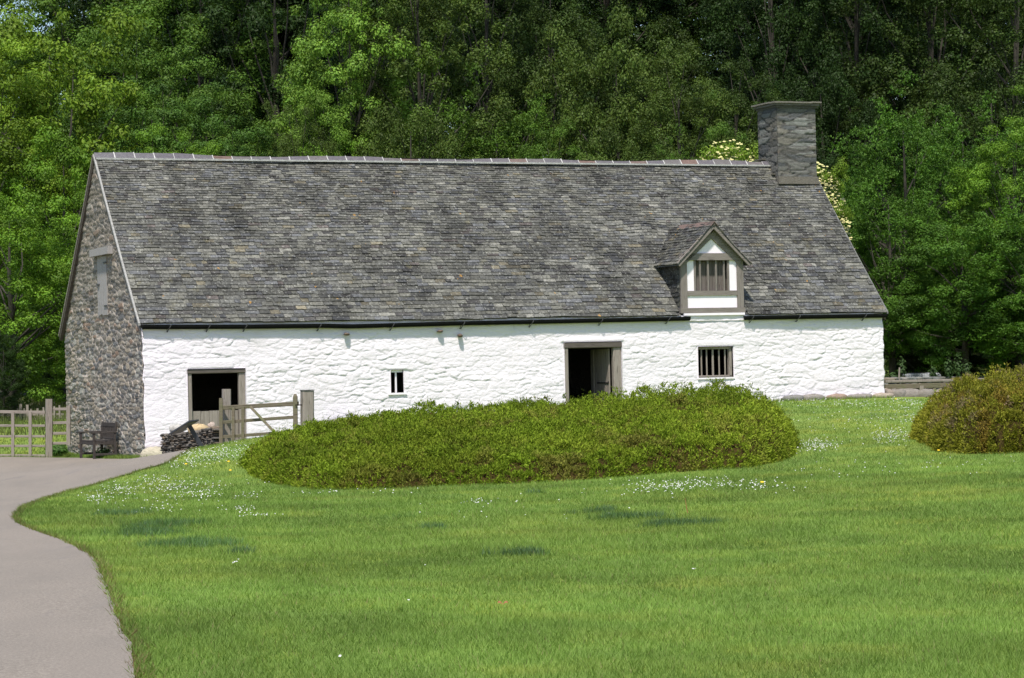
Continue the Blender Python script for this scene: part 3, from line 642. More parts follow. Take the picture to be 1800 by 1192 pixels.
# gable of the dormer
zpk = wall(1252.5, 391, -.25)[1]; zea = wall(1196, 461, -.25)[1]; OH = .22; ta, tb = wall(1193.5, 461, -OH)[0], wall(1318, 461, -OH)[0]; tc = (ta+tb)/2
hd = (zpk-zea); ld = math.hypot(tc-ta, hd)
mb = MB(); mb.poly([P(DT0+.30, -.02, dz_t1), P(DT1-.30, -.02, dz_t1), P(tc, -.02, zpk-.38), P(DT0+.30, .1, dz_t1), P(DT1-.30, .1, dz_t1), P(tc, .1, zpk-.38)], [(0, 1, 2), (5, 4, 3), (0, 3, 4, 1), (1, 4, 5, 2), (2, 5, 3, 0)]); mb.build('limewashed_panel', PANELW, dorm)
for sgn, te in ((-1, ta), (1, tb)):
    dr = P(tc, 0, zpk)-P(te, 0, zea); dr = dr/np.linalg.norm(dr)
    mb = MB(); mb.beam(P(te, -OH+.02, zea-.05)-dr*.03, P(tc-.0*sgn, -OH+.02, zpk-.085)+dr*.00, .05, .135, side=NN); mb.build('bargeboard', OAKH, dorm)
    mb = MB(); mb.beam(P(te, -.04, zea-.02)+dr*.26-Z*.13, P(tc, -.04, zpk-.27)-dr*.02, .06 if sgn < 0 else .068, .26, side=NN); mb.build('rafter', OAKH, dorm)
    O = P(te+sgn*.05, -OH-.03, zea-.055)
    up = P(tc, 0, zpk)-P(te+sgn*.05, 0, zea-.055); ul = np.linalg.norm(up); up = up/ul
    def sagd(x, u): return -.02*np.sin(np.pi*np.clip(np.asarray(u)/1.4, 0, 1))+.04*np.exp(-((np.asarray(x)-2.7)/.5)**2)+np.asarray(x)*0
    V, Fs, C = slates(O, NN, up, 0, 3.0, ul, .13, .10, .26, .22, sagd, tint=.82)
    b = len(V); gt = [O+NN*x+up*u-Z*.022 for x, u in ((0.02, 0.02), (3, .02), (3, ul), (0.02, ul))]; gt += [p-Z*.03 for p in gt]
    V = np.vstack([V, gt]); C = np.vstack([C, np.full((8, 3), .06)]); Fs = Fs+[tuple(b+i for i in f) for f in ((0, 1, 2, 3), (7, 6, 5, 4), (0, 4, 5, 1), (1, 5, 6, 2), (2, 6, 7, 3), (3, 7, 4, 0))]
    obj('dormer_roof', V, Fs, SLATE, dorm, col=C)
    # slate-hung cheek
    tq = DT0+.03 if sgn < 0 else DT1-.03
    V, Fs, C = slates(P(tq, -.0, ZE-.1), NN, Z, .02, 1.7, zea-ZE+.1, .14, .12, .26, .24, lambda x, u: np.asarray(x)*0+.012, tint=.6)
    if sgn > 0: pass
    mbk = MB(); mbk.box(P(tq-.03, .02, ZE-.2), T*.045, NN*1.7, Z*(zea-ZE+.2)); b = len(V)
    V = V+0; 
    if sgn < 0: V = P(tq, 0, 0)*0+V-2*np.multiply.outer((V-P(tq, 0, 0))@T, T)*0
    off = (V-P(tq, 0, 0))@T
    V = V+np.multiply.outer(-off+sgn*(np.abs(off)+.02), T)
    V = np.vstack([V, mbk.V]); C = np.vstack([C, np.full((8, 3), .05)]); Fs = Fs+[tuple(b+i for i in f) for f in mbk.F]
    obj('cheek', V, Fs, SLATE, dorm, col=C)
mb = MB(); mb.c = (.15, .105, .092)
for i in range(5):
    a = -OH-.05+i*.54; b = a+.53; z_ = zpk+.035+.012*(i % 2)
    if b > 2.75: b = 2.75
    if b <= a: break
    for sgn in (-1, 1):
        o_ = [P(tc, a, z_), P(tc, b, z_), P(tc+sgn*.12, b, z_-.13), P(tc+sgn*.12, a, z_-.13)]; o2 = [p-Z*.018 for p in o_]
        mb.box8(o_+o2) if sgn > 0 else mb.box8(o2+o_)
mb.build('dormer_ridge', RIDGE, dorm)
mb = MB(); mb.beam(P(tc, -OH-.03, zpk-.03), P(tc, .0, zpk-.03), .06, .09, side=T); mb.build('ridge_end', WOODD, dorm)
mb = MB(); mb.box(P(DT0+.06, -.10, dz_s0-.07), T*(pw-.06), NN*.2, Z*.065); mb.build('sill_plaster', PANELW, dorm)
mb = MB(); mb.c = (1, 1, 1)
t_a = wz(1213, 556)[0]; 
# wall head between the two gutters, under the dormer
tt = np.linspace(DT0-.02, DT1+.02, 60); z2 = np.linspace(ZE-.1, dz_s0-.06, 12); TA, ZA = np.meshgrid(tt, z2, indexing='ij'); hh = .02+.03*(fbm(TA/.2, ZA/.1, 5)-.5)
idx = np.arange(TA.size).reshape(TA.shape)
obj('wall_head', P(TA, -hh-.03, ZA).reshape(-1, 3), np.stack([idx[:-1, :-1], idx[1:, :-1], idx[1:, 1:], idx[:-1, 1:]], -1).reshape(-1, 4), WHITE, barn, col=np.ones((TA.size, 3)), smooth=True)

# ---- openings
def wroot(name, r, label=None):
    o = bpy.data.objects.new(name, None); COL.objects.link(o); o.parent = barn; p = P((r[0]+r[1])/2, .1, r[2]); o.location = p-ORG[barn.name]; ORG[o.name] = p
    if label: o['label'] = label
    return o
def wb(name, par, t0, t1, s0, s1, z0, z1, m_):
    mb = MB(); mb.beam(P((t0+t1)/2, (s0+s1)/2, z0), P((t0+t1)/2, (s0+s1)/2, z1), t1-t0, s1-s0, side=T) if (z1-z0) > (t1-t0) else mb.beam(P(t0, (s0+s1)/2, (z0+z1)/2), P(t1, (s0+s1)/2, (z0+z1)/2), s1-s0, z1-z0, side=NN)
    return mb.build(name, m_, par)
# stable door
r = R_ST; w = wroot('stable_door', r, 'stable door with its lower leaf shut and the upper half open on darkness')
zl_ = wall(380, 722, .15)[1]
wb('jamb', w, r[0]+.0, r[0]+.13, -.0, .14, r[2], r[3]-.12, WOODZ); wb('jamb', w, r[1]-.17, r[1], -.0, .14, r[2], r[3]-.12, WOODZ); wb('lintel', w, r[0]-.01, r[1]+.01, -.03, .16, r[3]-.125, r[3]-.0, WOODD)
mb = MB(); x = r[0]+.135; 
while x < r[1]-.2: 
    b = min(x+.235, r[1]-.18); mb.beam(P((x+b)/2, .10, r[2]), P((x+b)/2, .10, zl_+random.uniform(-.006, .006)), b-x-.008, .035, side=T); x = b
mb.build('door_leaf', WOODZ, w)
# doorway
r = R_DO; w = wroot('door', r, 'tall plank door standing open inwards in its grey frame')
wb('jamb', w, r[0], r[0]+.13, -.02, .14, r[2], r[3]-.17, WOODZ); wb('jamb', w, r[1]-.24, r[1], .0, .16, r[2], r[3]-.17, WOODZ); wb('lintel', w, r[0]-.01, r[1]+.01, -.04, .16, r[3]-.17, r[3], WOODD)
mb = MB(); y = .18
while y < 1.25: mb.beam(P(r[1]-.29, y+.10, r[2]), P(r[1]-.29, y+.10, r[3]-.2), .04, .195, side=T); y += .2
leaf = mb.build('door_leaf', WOODZ, w)
mb = MB(); zz = wall(1065, 674, .5)[1]; mb.box(P(r[1]-.325, .2, zz), T*.012, NN*.75, Z*.03); mb.tube([P(r[1]-.318, .2, zz), P(r[1]-.318, .2, zz+.06)], .015); mb.build('strap_hinge', BLACK, leaf)
mb = MB(); mb.box(P(r[1]-.335, 1.14, r[2]), T*.05, NN*.05, Z*(r[3]-r[2]-.25)); mb.build('ledge', WOODZ, leaf)
# barred window
r = R_WI; w = wroot('window', r, 'square window with upright wooden bars')
wb('window_frame', w, r[0]+.01, r[1]-.01, .03, .15, r[3]-.08, r[3], WOODH); wb('window_frame', w, r[0]+.01, r[1]-.01, .03, .15, r[2], r[2]+.06, WOODH); wb('window_frame', w, r[0]+.0, r[0]+.05, .03, .15, r[2]+.06, r[3]-.08, WOODZ); wb('window_frame', w, r[1]-.10, r[1]-.01, .02, .15, r[2]+.06, r[3]-.08, WOODZ)
for k, x in enumerate((.15, .30, .47, .65, .82)):
    c = r[0]+(r[1]-r[0])*x; ww = .055 if k == 2 else .028; mb = MB(); mb.beam(P(c, .085, r[2]+.05), P(c, .085, r[3]-.07), ww, .04, side=(T+NN) if k != 2 else T); mb.build('bar', WOODZ, w)
mb = MB(); mb.box(P(r[0]-.03, -.07, r[2]-.045), T*(r[1]-r[0]+.06), NN*.14, Z*.045); mb.build('window_sill', PANELW, w)
# slit window
r = R_SL; w = wroot('window', r, 'narrow slit window split by one white mullion')
c = (r[0]+r[1])/2-.005; mb = MB(); mb.beam(P(c, .06, r[2]), P(c, .06, r[3]), .045, .05, side=T); mb.build('mullion', PANELW, w)
mb = MB(); mb.box(P(r[0]-.08, -.07, r[2]-.05), T*(r[1]-r[0]+.16), NN*.12, Z*.05); mb.build('window_sill', PANELW, w)
mb = MB(); mb.box(P(r[0], .02, r[3]-.07), T*(r[1]-r[0]), NN*.1, Z*.07); mb.build('window_head', PANELW, w)
# loft door in the gable
w = bpy.data.objects.new('loft_door', None); COL.objects.link(w); w.parent = barn; p = P(0, sum(S_LOFT)/2, Z_LOFT[0]); w.location = p-ORG[barn.name]; ORG[w.name] = p; w['label'] = 'tall narrow silver-grey loft shutter high in the stone gable'
mb = MB(); s0, s1 = S_LOFT; n = 4
for i in range(n):
    a = s0+(s1-s0)*i/n; b = s0+(s1-s0)*(i+1)/n-.012; mb.box(P(-.06, a, Z_LOFT[0]-random.uniform(0, .05)), T*.035, NN*(b-a), Z*(Z_LOFT[1]-Z_LOFT[0]))
lf = mb.build('door_leaf', PALE, w)
sL0, zL0 = gable(192, 432, -.15); sL1, zL1 = gable(160, 437, -.15); zlb = gable(176, 449, -.15)[1]
mb = MB(); mb.box8([P(-.20, sL0, zlb), P(0, sL0, zlb), P(0, sL1, zlb), P(-.20, sL1, zlb), P(-.20, sL0, zL0), P(0, sL0, zL0), P(0, sL1, zL0-.02), P(-.20, sL1, zL0-.02)]); mb.build('lintel', PALE, w)
mb = MB()
for f in (.12, .85): mb = MB(); mb.box(P(-.085, s0-.04, Z_LOFT[0]+(Z_LOFT[1]-Z_LOFT[0])*f), T*.03, NN*.3, Z*.035); mb.build('hinge', IRON, w)
mb = MB(); mb.box(P(-.10, s1-.25, (Z_LOFT[0]+Z_LOFT[1])/2-.02), T*.05, NN*.22, Z*.05); mb.build('latch', IRON, w)
# projecting stones under the eaves
for k, (px, py) in enumerate(((608, 587.5), (772, 582.5), (807, 590))):
    t, z = wall(px, py); mb = MB(); mb.c = (.13, .095, .07); mb.rock(P(t, -.07, z), (.075, .13, .035 if k < 2 else .045), k+3); s_ = mb.build('projecting_stone', ROCKY, fw, org=P(t, 0, z), smooth=True)
# footing stones under the right half of the wall
rs = random.Random(5)
x = 1390
while x < 1556:
    t, _ = wall(x, 699); zg = gz(*P(t, -.1, 0)[:2]); w_ = rs.uniform(.16, .42); mb = MB(); mb.c = rs.choice([(.22, .2, .18), (.26, .19, .15), (.17, .165, .155), (.3, .25, .2)])
    mb.rock(P(t, -.12, zg+.03), (w_, .18, rs.uniform(.07, .15)), int(x)); mb.build('footing_stone', ROCKY, barn, org=P(t, -.1, zg), smooth=True); x += w_*2*56*.95
mb = MB(); mb.c = (.40, .36, .27)
t, z = wall(275, 797); mb.rock(P(.22, -.25, z-.05), (.42, .28, .22), 8); mb.build('footing_stone', ROCKY, barn, smooth=True)
mb = MB(); mb.c = (.17, .155, .14); mb.rock(P(wall(595, 737)[0], -.5, wall(595, 744, -.5)[1]), (.42, .25, .13), 21); mb.build('footing_stone', ROCKY, barn, smooth=True)

# ------------------------------------------------------------------ dry stone wall, boulder, panel, gate, fences, bench
def stack_wall(name, p0, p1, hgt, thick, seed, c0=(.14, .13, .12), big=1.):
    rs = random.Random(seed); p0 = np.array(p0, float); p1 = np.array(p1, float); d = p1-p0; d[2] = 0; ln = np.linalg.norm(d); d /= ln; nrm = np.array([-d[1], d[0], 0]); mb = MB()
    h = 0
    while h < hgt:
        rh = rs.uniform(.055, .11)*big; x = -rs.random()*.1
        while x < ln:
            w = rs.uniform(.12, .38)*big; k = rs.uniform(.55, 1.35); base = rs.choice([c0, c0, (c0[0]*1.25, c0[1]*1.1, c0[2]*.95), (c0[0]*.75, c0[1]*.8, c0[2]*.85)])
            mb.c = tuple(v*k for v in base)
            f = (x+w/2)/ln; b = p0+d*(x+w/2); b[2] = 0; zb = gz(b[0], b[1])-.05 if name[0] == 'd' else p0[2]+(p1[2]-p0[2])*f-.25
            for sgn in (-1, 1):
                mb.rock(b+nrm*sgn*thick*.27+Z*(zb+h+rh/2+rs.uniform(-.01, .01)), (w*.56 if abs(d[0]) > .5 else thick*.3, thick*.3 if abs(d[0]) > .5 else w*.56, rh*.56), rs.randrange(9999))
            x += w
        h += rh
    return mb.build(name, ROCKY)
p0 = hit(296, 806)[0]; q0 = at(296, 800, 64.5); q1 = at(388, 792, 62.3)
dw = stack_wall('dry_stone_wall', q0, q1, .62, .4, 3, (.12, .105, .09), .75)
tag(dw, 'low dry stone wall of dark thin stones in front of the stable door', 'stone wall')
c = at(349, 757, 63.2); mb = MB(); mb.c = (.46, .35, .20); mb.rock(c, (.27, .2, .155), 12); tag(mb.build('boulder', ROCKY, smooth=True), 'yellowish rounded boulder resting on top of the low dry stone wall', 'boulder')
c = at(372, 746, 63.4); mb = MB(); mb.c = (.40, .32, .27); mb.rock(c-Z*.08, (.10, .1, .13), 15); tag(mb.build('stone', ROCKY, smooth=True), 'small pinkish stone beside the yellow boulder on the dry stone wall', 'stone')
c = at(311, 752, 64.0); mb = MB(); mb.c = (.42, .40, .37); mb.rock(c-Z*.02, (.22, .15, .10), 17); tag(mb.build('stone', ROCKY, smooth=True), 'flat pale lime-splashed stone on the wall end next to the whitewashed corner', 'stone')
# information panel
b0 = at(361, 799, 60.5); b0[2] = gz(b0[0], b0[1]); tp = at(333, 748.5, 60.5)
ip = empty('information_panel', b0, 'dark lectern information panel on a leaning post before the dry stone wall', 'sign')
mb = MB(); mb.beam(b0-Z*.05, tp, .10, .06, side=(1, 0, 0)); mb.build('post', PAD, ip)
ax = np.array([math.cos(.55), 0, math.sin(.55)]); bx_ = np.array([.27, .96, 0.02]); nx = np.cross(ax, bx_); nx = nx/np.linalg.norm(nx)
if nx[2] < 0: nx = -nx
ctr = at(326, 752, 60.3); mb = MB(); o = ctr-ax*.30-bx_*.30+nx*.02
mb.box(o, ax*.56, bx_*.60, nx*.03); mb.build('panel_frame', PAD, ip)
mb = MB(); mb.box(o+ax*.04+bx_*.04-nx*.006, ax*.48, bx_*.52, nx*.006); mb.build('panel_back', SIGN, ip)
mb = MB(); mb.box(o+ax*.03+bx_*.03+nx*.03, ax*.50, bx_*.54, nx*.004); mb.build('panel_face', SIGN, ip)
# gate and its posts
def post(name, px, ptop, pbot, d, wpx, m_, label, cat='gate post', par=None, group=None, depth=None, lean=0.):
    a = at(px, pbot, d); a[2] = min(a[2], gz(a[0], a[1]))-.1; b = at(px+lean, ptop, d); w = wpx*d/F
    mb = MB(); mb.beam(a, b, w, depth or w*.85, side=T if depth is None else (1, 0, 0)); o = mb.build(name, m_, par, org=a)
    if par is None: tag(o, label, cat, group)
    return o
gd0, gd1 = 61.3, 60.0
gp1 = post('gate_post', 398, 684, 790, 61.5, 14, WOODZ, 'square grey gate post at the left end of the gate, before the stable door')
gp2 = post('gate_post', 540, 686.5, 765, 60.0, 21, WOODZ, 'thick greenish-grey gate post standing alone against the white wall')
mb = MB(); a = at(540, 686, 60.0); mb.beam(a-Z*.005, a+Z*.012, .30, .27, side=T); mb.build('post_cap', SIGN, gp2)
gt = empty('gate', at(389, 788, gd0), 'weathered wooden gate with level rails and a diagonal brace beside the heather', 'gate')
def rail(p0, p1, par, h, th, m_, name='rail', d0=gd0, d1=gd1):
    mb = MB(); mb.beam(at(*p0, d0), at(*p1, d1), th, h, side=(0, 1, 0)); return mb.build(name, m_, par)
rail((391, 717), (524, 709.5), gt, .10, .06, WOODG); rail((391, 742.5), (521, 733), gt, .075, .045, WOODG); rail((391, 768), (521, 759), gt, .075, .045, WOODG); 
rail((440, 715), (492, 770), gt, .06, .05, WOODG, 'brace', gd0-.65, gd1+.25)
for px, a_, b_, w_, dd_ in ((388.5, 700, 790, 6.5, gd0), (410, 716, 784, 5.5, gd0-.25), (427, 715, 780, 5.5, gd0-.4)): 
    mb = MB(); p = at(px, b_, dd_-.04); q_ = at(px, a_, dd_-.04); mb.beam(p, q_, w_*dd_/F, .05, side=(1, 0, 0)); mb.build('upright', WOODG, gt)
mb = MB(); p = at(519.5, 765, gd1-.03); q_ = at(519, 697, gd1-.03); mb.beam(p, q_, .105, .09, side=(1, 0, 0)); mb.beam(q_, q_+Z*.06, .105, .09, side=(1, 0, 0), w2=.05, h2=.05); mb.build('heel_stile', WOODG, gt)
mb = MB(); mb.tube([at(519, 712, gd1-.1), at(531, 712, gd1-.1)], .012); mb.build('hinge', BLACK, gt)

# left field gate and fence
fd = 72.4
fg = empty('field_gate', at(30, 802, fd), 'pale weathered field gate with level rails and two uprights at the left edge', 'gate')
for k, (ya, yb) in enumerate(((723, 725), (748, 748.5), (767, 767), (784, 784), (800, 801))):
    rail((-70, ya), (79, yb), fg, .085 if k == 0 else .065, .05, WOODH, 'rail', fd, fd)
for px in (22.5, 53): 
    mb = MB(); mb.beam(at(px, 803, fd-.05), at(px, 724, fd-.05), .085, .04, side=(1, 0, 0)); mb.build('upright', WOODZ, fg)
post('gate_post', 86, 701.5, 804, fd, 11, WOODZ, 'tall square grey gate post between the field gate and the barn gable')
fe = empty('fence', at(104, 802, fd), 'short run of wooden rails closing the gap between gate post and stone gable', 'fence')
for ya in (719, 743, 761.5, 779): rail((91, ya+.5), (118, ya), fe, .075, .05, WOODH, 'rail', fd+.05, fd+.05)
mb = MB(); mb.beam(at(120.5, 783, fd-.05), at(120.5, 713, fd-.05), .11, .09, side=(1, 0, 0)); mb.build('post', WOODZ, fe)
# pale picket fence beyond
pf = empty('picket_fence', at(45, 760, 84), 'pale picket fence with uneven tops beyond the field gate', 'fence')
for px, a_, b_, w_ in ((7, 726, 748, 2.5), (21, 724, 752, 3), (31, 718, 764, 3.5), (36.5, 710, 765, 5), (48.5, 711.5, 765, 4.5), (43, 718, 762, 2.5), (55, 719, 760, 2.5), (66.5, 718, 756, 3.5), (77, 716, 756, 3), (96, 714, 748, 3), (105, 712.5, 748, 3)):
    mb = MB(); b = at(px, b_, 84); mb.beam(b, at(px-.5, a_, 84), w_*84/F, .035, side=(1, 0, 0)); mb.build('picket', WOODZ, pf)
for ya in (731, 746): mb = MB(); mb.beam(at(-40, ya, 84.06), at(112, ya-3, 84.06), .03, .055, side=(0, 1, 0)); mb.build('rail', WOODH, pf)
for px, w_, lb in ((61, 7, 'teal slatted crate directly right of the tallest pickets behind the fence'), (72, 5, 'narrow teal slatted crate nearest the gate post behind the picket fence'), (29, 5, 'teal slatted crate left of the tallest pickets, behind the picket fence')):
    mb = MB(); c = at(px, 745, 86.5); zg = gz(c[0], c[1]); hh = at(px, 725, 86.5)[2]-c[2]
    w_m = w_*86.5/F
    for k in range(7): mb.box((c[0]-w_m/2, c[1], c[2]+hh*k/7), (w_m, 0, 0), (0, .3, 0), (0, 0, hh/7*.65))
    mb.box((c[0]-w_m/2+.01, c[1]+.02, zg), (w_m*.15, 0, 0), (0, .25, 0), (0, 0, c[2]+hh-zg)); mb.box((c[0]+w_m/2-w_m*.15-.01, c[1]+.02, zg), (w_m*.15, 0, 0), (0, .25, 0), (0, 0, c[2]+hh-zg))
    tag(mb.build('slatted_crate', TEAL), lb, 'crate', 'teal crates behind the picket fence')

# bench
sb, _ = gable(204, 775, -.12); zb0 = at(205, 802, P(-.1, sb, 0)[1])[2]
be = empty('bench', P(-.45, sb, zb0), 'dark wooden slatted garden bench against the stone gable beside the path', 'bench')
BL = 1.45
def BP(f, l, z): return P(-.10-f, sb+l, zb0+z)     # f forward (left), l along the gable
for l in (0, BL):
    mb = MB(); mb.beam(BP(.02, l, -.1), BP(.06, l, .45), .06, .07, side=NN); mb.beam(BP(.06, l, .44), BP(-.0, l, .92), .06, .06, side=NN); mb.build('back_leg', BENCH, be)
    mb = MB(); mb.beam(BP(.62, l, -.1), BP(.62, l, .62), .06, .07, side=NN); mb.build('front_leg', BENCH, be)
    mb = MB(); mb.beam(BP(.70, l, .635), BP(.0, l, .645), .09, .035, side=NN); mb.build('armrest', BENCH, be)
    mb = MB(); mb.beam(BP(.62, l, .38), BP(.06, l, .36), .04, .09, side=NN); mb.beam(BP(.62, l, .06), BP(.06, l, .06), .04, .06, side=NN); mb.build('side_rail', BENCH, be)
mb = MB()
for k in range(6): f = .11+.095*k; z_ = .41+.018*math.cos(k*1.1-.3); mb.beam(BP(f, -.02, z_), BP(f, BL+.02, z_), .075, .022, side=T)
mb.beam(BP(.60, 0, .36), BP(.60, BL, .36), .04, .09, side=T); mb.beam(BP(.08, 0, .36), BP(.08, BL, .36), .04, .09, side=T); mb.build('seat', BENCH, be)
mb = MB(); mb.beam(BP(.01, 0, .84), BP(.01, BL, .84), .035, .11, side=T); mb.beam(BP(.05, 0, .47), BP(.05, BL, .47), .035, .05, side=T)
for k in range(12): l = BL*(k+.5)/12; mb.beam(BP(.05, l, .47), BP(.01, l, .82), .045, .02, side=NN)
mb.build('backrest', BENCH, be)

# right background: low stone wall with a timber rail, trough
d_ = 86.
bw0 = at(1552, 690, 82); bw1 = at(1900, 684, 90)
dw = stack_wall('stone_wall', bw0, bw1, .62, .5, 9, (.15, .145, .13), 1.15); tag(dw, 'low rough stone wall running from the barn into the trees at right', 'stone wall')
rf = empty('rail_fence', at(1620, 690, 81), 'timber rail fence with short posts before the stone wall right of the barn', 'fence')
mb = MB(); mb.beam(at(1556, 680, 80), at(1860, 672, 82), .05, .15, side=(0, 1, 0)); mb.build('rail', WOODG, rf)
mb = MB(); mb.beam(at(1556, 671, 81), at(1860, 664, 83), .10, .08, side=(0, 1, 0)); mb.build('rail', WOODZ, rf)
for px in (1561, 1620, 1690, 1760): mb = MB(); a = at(px, 700, 80.1); mb.beam(a, at(px, 678, 80.1), .13, .09, side=(1, 0, 0)); mb.build('post', WOODZ, rf)
tr = empty('water_trough', at(1620, 671, 87), 'white round-ended trough behind wire mesh on the wall at right', 'trough')
a = at(1585, 664, 87); b = at(1654, 662, 87)
mb = MB(); n = 14
mb.tube([a, a+(b-a)*.03, a+(b-a)*.08]+[a+(b-a)*f for f in np.linspace(.15, .85, 9)]+[a+(b-a)*.94, b], [.06, .11, .13]+[.14]*9+[.12, .07], 16); mb.build('tank', TROUGH, tr, smooth=True)
mb = MB()
for f in np.linspace(-.02, 1.02, 26): p = a+(b-a)*f; mb.tube([p-Z*.17-np.array([0, .17, 0]), p+Z*.15-np.array([0, .17, 0])], .004, 4)
for z_ in (-.16, -.05, .06, .15): mb.tube([a+Z*z_-np.array([0, .17, 0]), b+Z*z_-np.array([0, .17, 0])], .006, 4)
mb.build('wire_mesh', IRON, tr)
mb = MB(); mb.beam(at(1580, 672, 82.2), at(1581, 646, 82.2), .05, .05, side=(1, 0, 0)); tag(mb.build('stake', WOODZ), 'thin upright stake beside the left end of the white trough', 'stake')
for k, (px, py, r_) in enumerate(((1575, 694, .3), (1600, 692, .42), (1628, 694, .3), (1560, 697, .25), (1655, 695, .26))):
    c = at(px, py, 77.5); mb = MB(); mb.c = random.choice([(.24, .2, .17), (.2, .18, .16), (.17, .17, .16)]); mb.rock((c[0], c[1], gz(c[0], c[1])+.03), (r_, .25, .2), 50+k)
    tag(mb.build('rock', ROCKY, smooth=True), ['grey rock in the grass right of the barn corner, second from the wall', 'largest rounded rock between barn corner and right-hand heather', 'greyish rock below the middle of the timber rail', 'small rock touching the barn corner at right', 'rock nearest the right-hand heather bush'][k], 'rock', 'rocks in the grass right of the barn')

# ------------------------------------------------------------------ plants
def blades(P0, hgt, wid, lean, col, n=None):
    n = len(P0); a = R.uniform(0, 2*math.pi, n); sx = np.cos(a)*wid/2; sy = np.sin(a)*wid/2*.6
    la = R.uniform(0, 2*math.pi, n); lx = np.cos(la)*lean*hgt; ly = np.sin(la)*lean*hgt
    v = np.empty((n, 3, 3)); v[:, 0] = P0+np.stack([sx, sy, 0*sx], -1); v[:, 1] = P0-np.stack([sx, sy, 0*sx], -1); v[:, 2] = P0+np.stack([lx, ly, hgt], -1)
    return v.reshape(-1, 3), np.arange(3*n).reshape(-1, 3), np.repeat(col, 3, 0)
GRASS = m_leaf('grass_blade', (1, 1, 1), .3, .6, .35)
GV = []; GF = []; GC = []; off = 0
def clumpmask(x, y):
    m_ = np.zeros(len(x))
    for cx, cy, rx, ry, k in CL:
        m_ = np.maximum(m_, k*sm((1.35-np.hypot((x-cx)/rx, (y-cy)/ry))*.75+1.3*(fbm(x/.3, y/.3, 5)-.5)+.5*(fbm(x/.09, y/.09, 6)-.5)))
    return m_
CL = []
for px, py, wpx, dy_, k in ((215, 905, 60, .6, .6), (250, 940, 70, .8, .95), (330, 960, 110, .8, 1.), (280, 925, 90, .7, .8), (1100, 913, 75, .55, .9), (1190, 925, 80, .25, .95), (1040, 902, 60, .3, .6), (930, 977, 70, .35, .95), (760, 930, 70, .3, .55), (720, 910, 60, .3, .45), (940, 868, 40, .3, .5), (860, 885, 60, .3, .35), (420, 975, 60, .4, .5), (1000, 985, 40, .2, .4)):
    c = hit(px, py)[0]; CL.append((c[0], c[1], wpx*c[1]/F, dy_, k))
for (da, db, n) in ((11.5, 17, 170000), (17, 25, 170000), (25, 38, 200000), (38, 60, 190000), (60, 74, 60000)):
    y = R.uniform(da, db, n); x = R.uniform(-1, 1, n)*(.215*y+.9)
    k = ~on_path(x-.02, y) & ~in_barn(x, y, .05); x = x[k]; y = y[k]
    nn = len(x); cm = clumpmask(x, y)
    h = (.018+.032*R.random(nn))*(1+.3*(y > 25))*(.7+.7*fbm(x/.6, y/.8, 44))
    w_ = .0028+.00022*y
    h = h*(1+1.1*cm); lean = R.uniform(.1, 1.1, nn)
    c = lawn_col(x, y)*(.86+.38*R.random(nn))[:, None]*1.12
    dk = np.array([.062, .135, .040])*(.75+.6*R.random(nn))[:, None]; cm = cm[:, None]*.9; c = c*(1-cm)+dk*cm
    st = R.random(nn) > .975; c[st] = np.array([.24, .22, .10])*R.uniform(.7, 1.1, st.sum())[:, None]
    ed = (np.abs(x-xedge(y)) < .10) & (R.random(nn) > .5); c[ed] = c[ed]*.5+np.array([.11, .09, .04])*.5; 
    v, f, cc = blades(np.stack([x, y, gz(x, y)-.004], -1), h, w_, lean, c); GV.append(v); GF.append(f+off); GC.append(cc); off += len(v)
# taller blades: clumps, path edge, wall foot
n = 45000; y = np.concatenate([R.normal(c[1], c[3]*.8, n//len(CL)) for c in CL]); x = np.concatenate([R.normal(c[0], c[2]*.65, n//len(CL)) for c in CL])
k = (clumpmask(x, y) > .45) & ~on_path(x, y) & (R.random(len(x)) < .6); x = x[k]; y = y[k]; nn = len(x)
c = np.array([.085, .155, .055])*(.7+.8*R.random(nn))[:, None]; pl = R.random(nn) > .75; c[pl] = np.array([.12, .18, .11])
v, f, cc = blades(np.stack([x, y, gz(x, y)], -1), R.uniform(.05, .11, nn), .009, R.uniform(.1, .8, nn), c); GV.append(v); GF.append(f+off); GC.append(cc); off += len(v)
n = 9000; y = R.uniform(12, 62, n); x = xedge(y)+np.abs(R.normal(0, .05, n))-.015
c = lawn_col(x, y)*(.7+.5*R.random(n))[:, None]; br = R.random(n) > .6; c[br] = np.array([.17, .13, .06])
v, f, cc = blades(np.stack([x, y, gz(x, y)], -1), R.uniform(.02, .07, n), .006+.0001*y, R.uniform(.3, 1.3, n), c); GV.append(v); GF.append(f+off); GC.append(cc); off += len(v)
t = np.concatenate([R.uniform(2, L, 5000), R.uniform(-.5, 0, 6000)]); s = np.concatenate([R.uniform(-.5, -.05, 5000), R.uniform(-.5, WD+1, 6000)]); q_ = P(t, s, 0*t); x = q_[:, 0]; y = q_[:, 1]
k = ~on_path(x, y); x = x[k]; y = y[k]; nn = len(x); c = lawn_col(x, y)*(.8+.6*R.random(nn))[:, None]
v, f, cc = blades(np.stack([x, y, gz(x, y)], -1), R.uniform(.04, .13, nn), .014, R.uniform(.1, .8, nn), c); GV.append(v); GF.append(f+off); GC.append(cc); off += len(v)
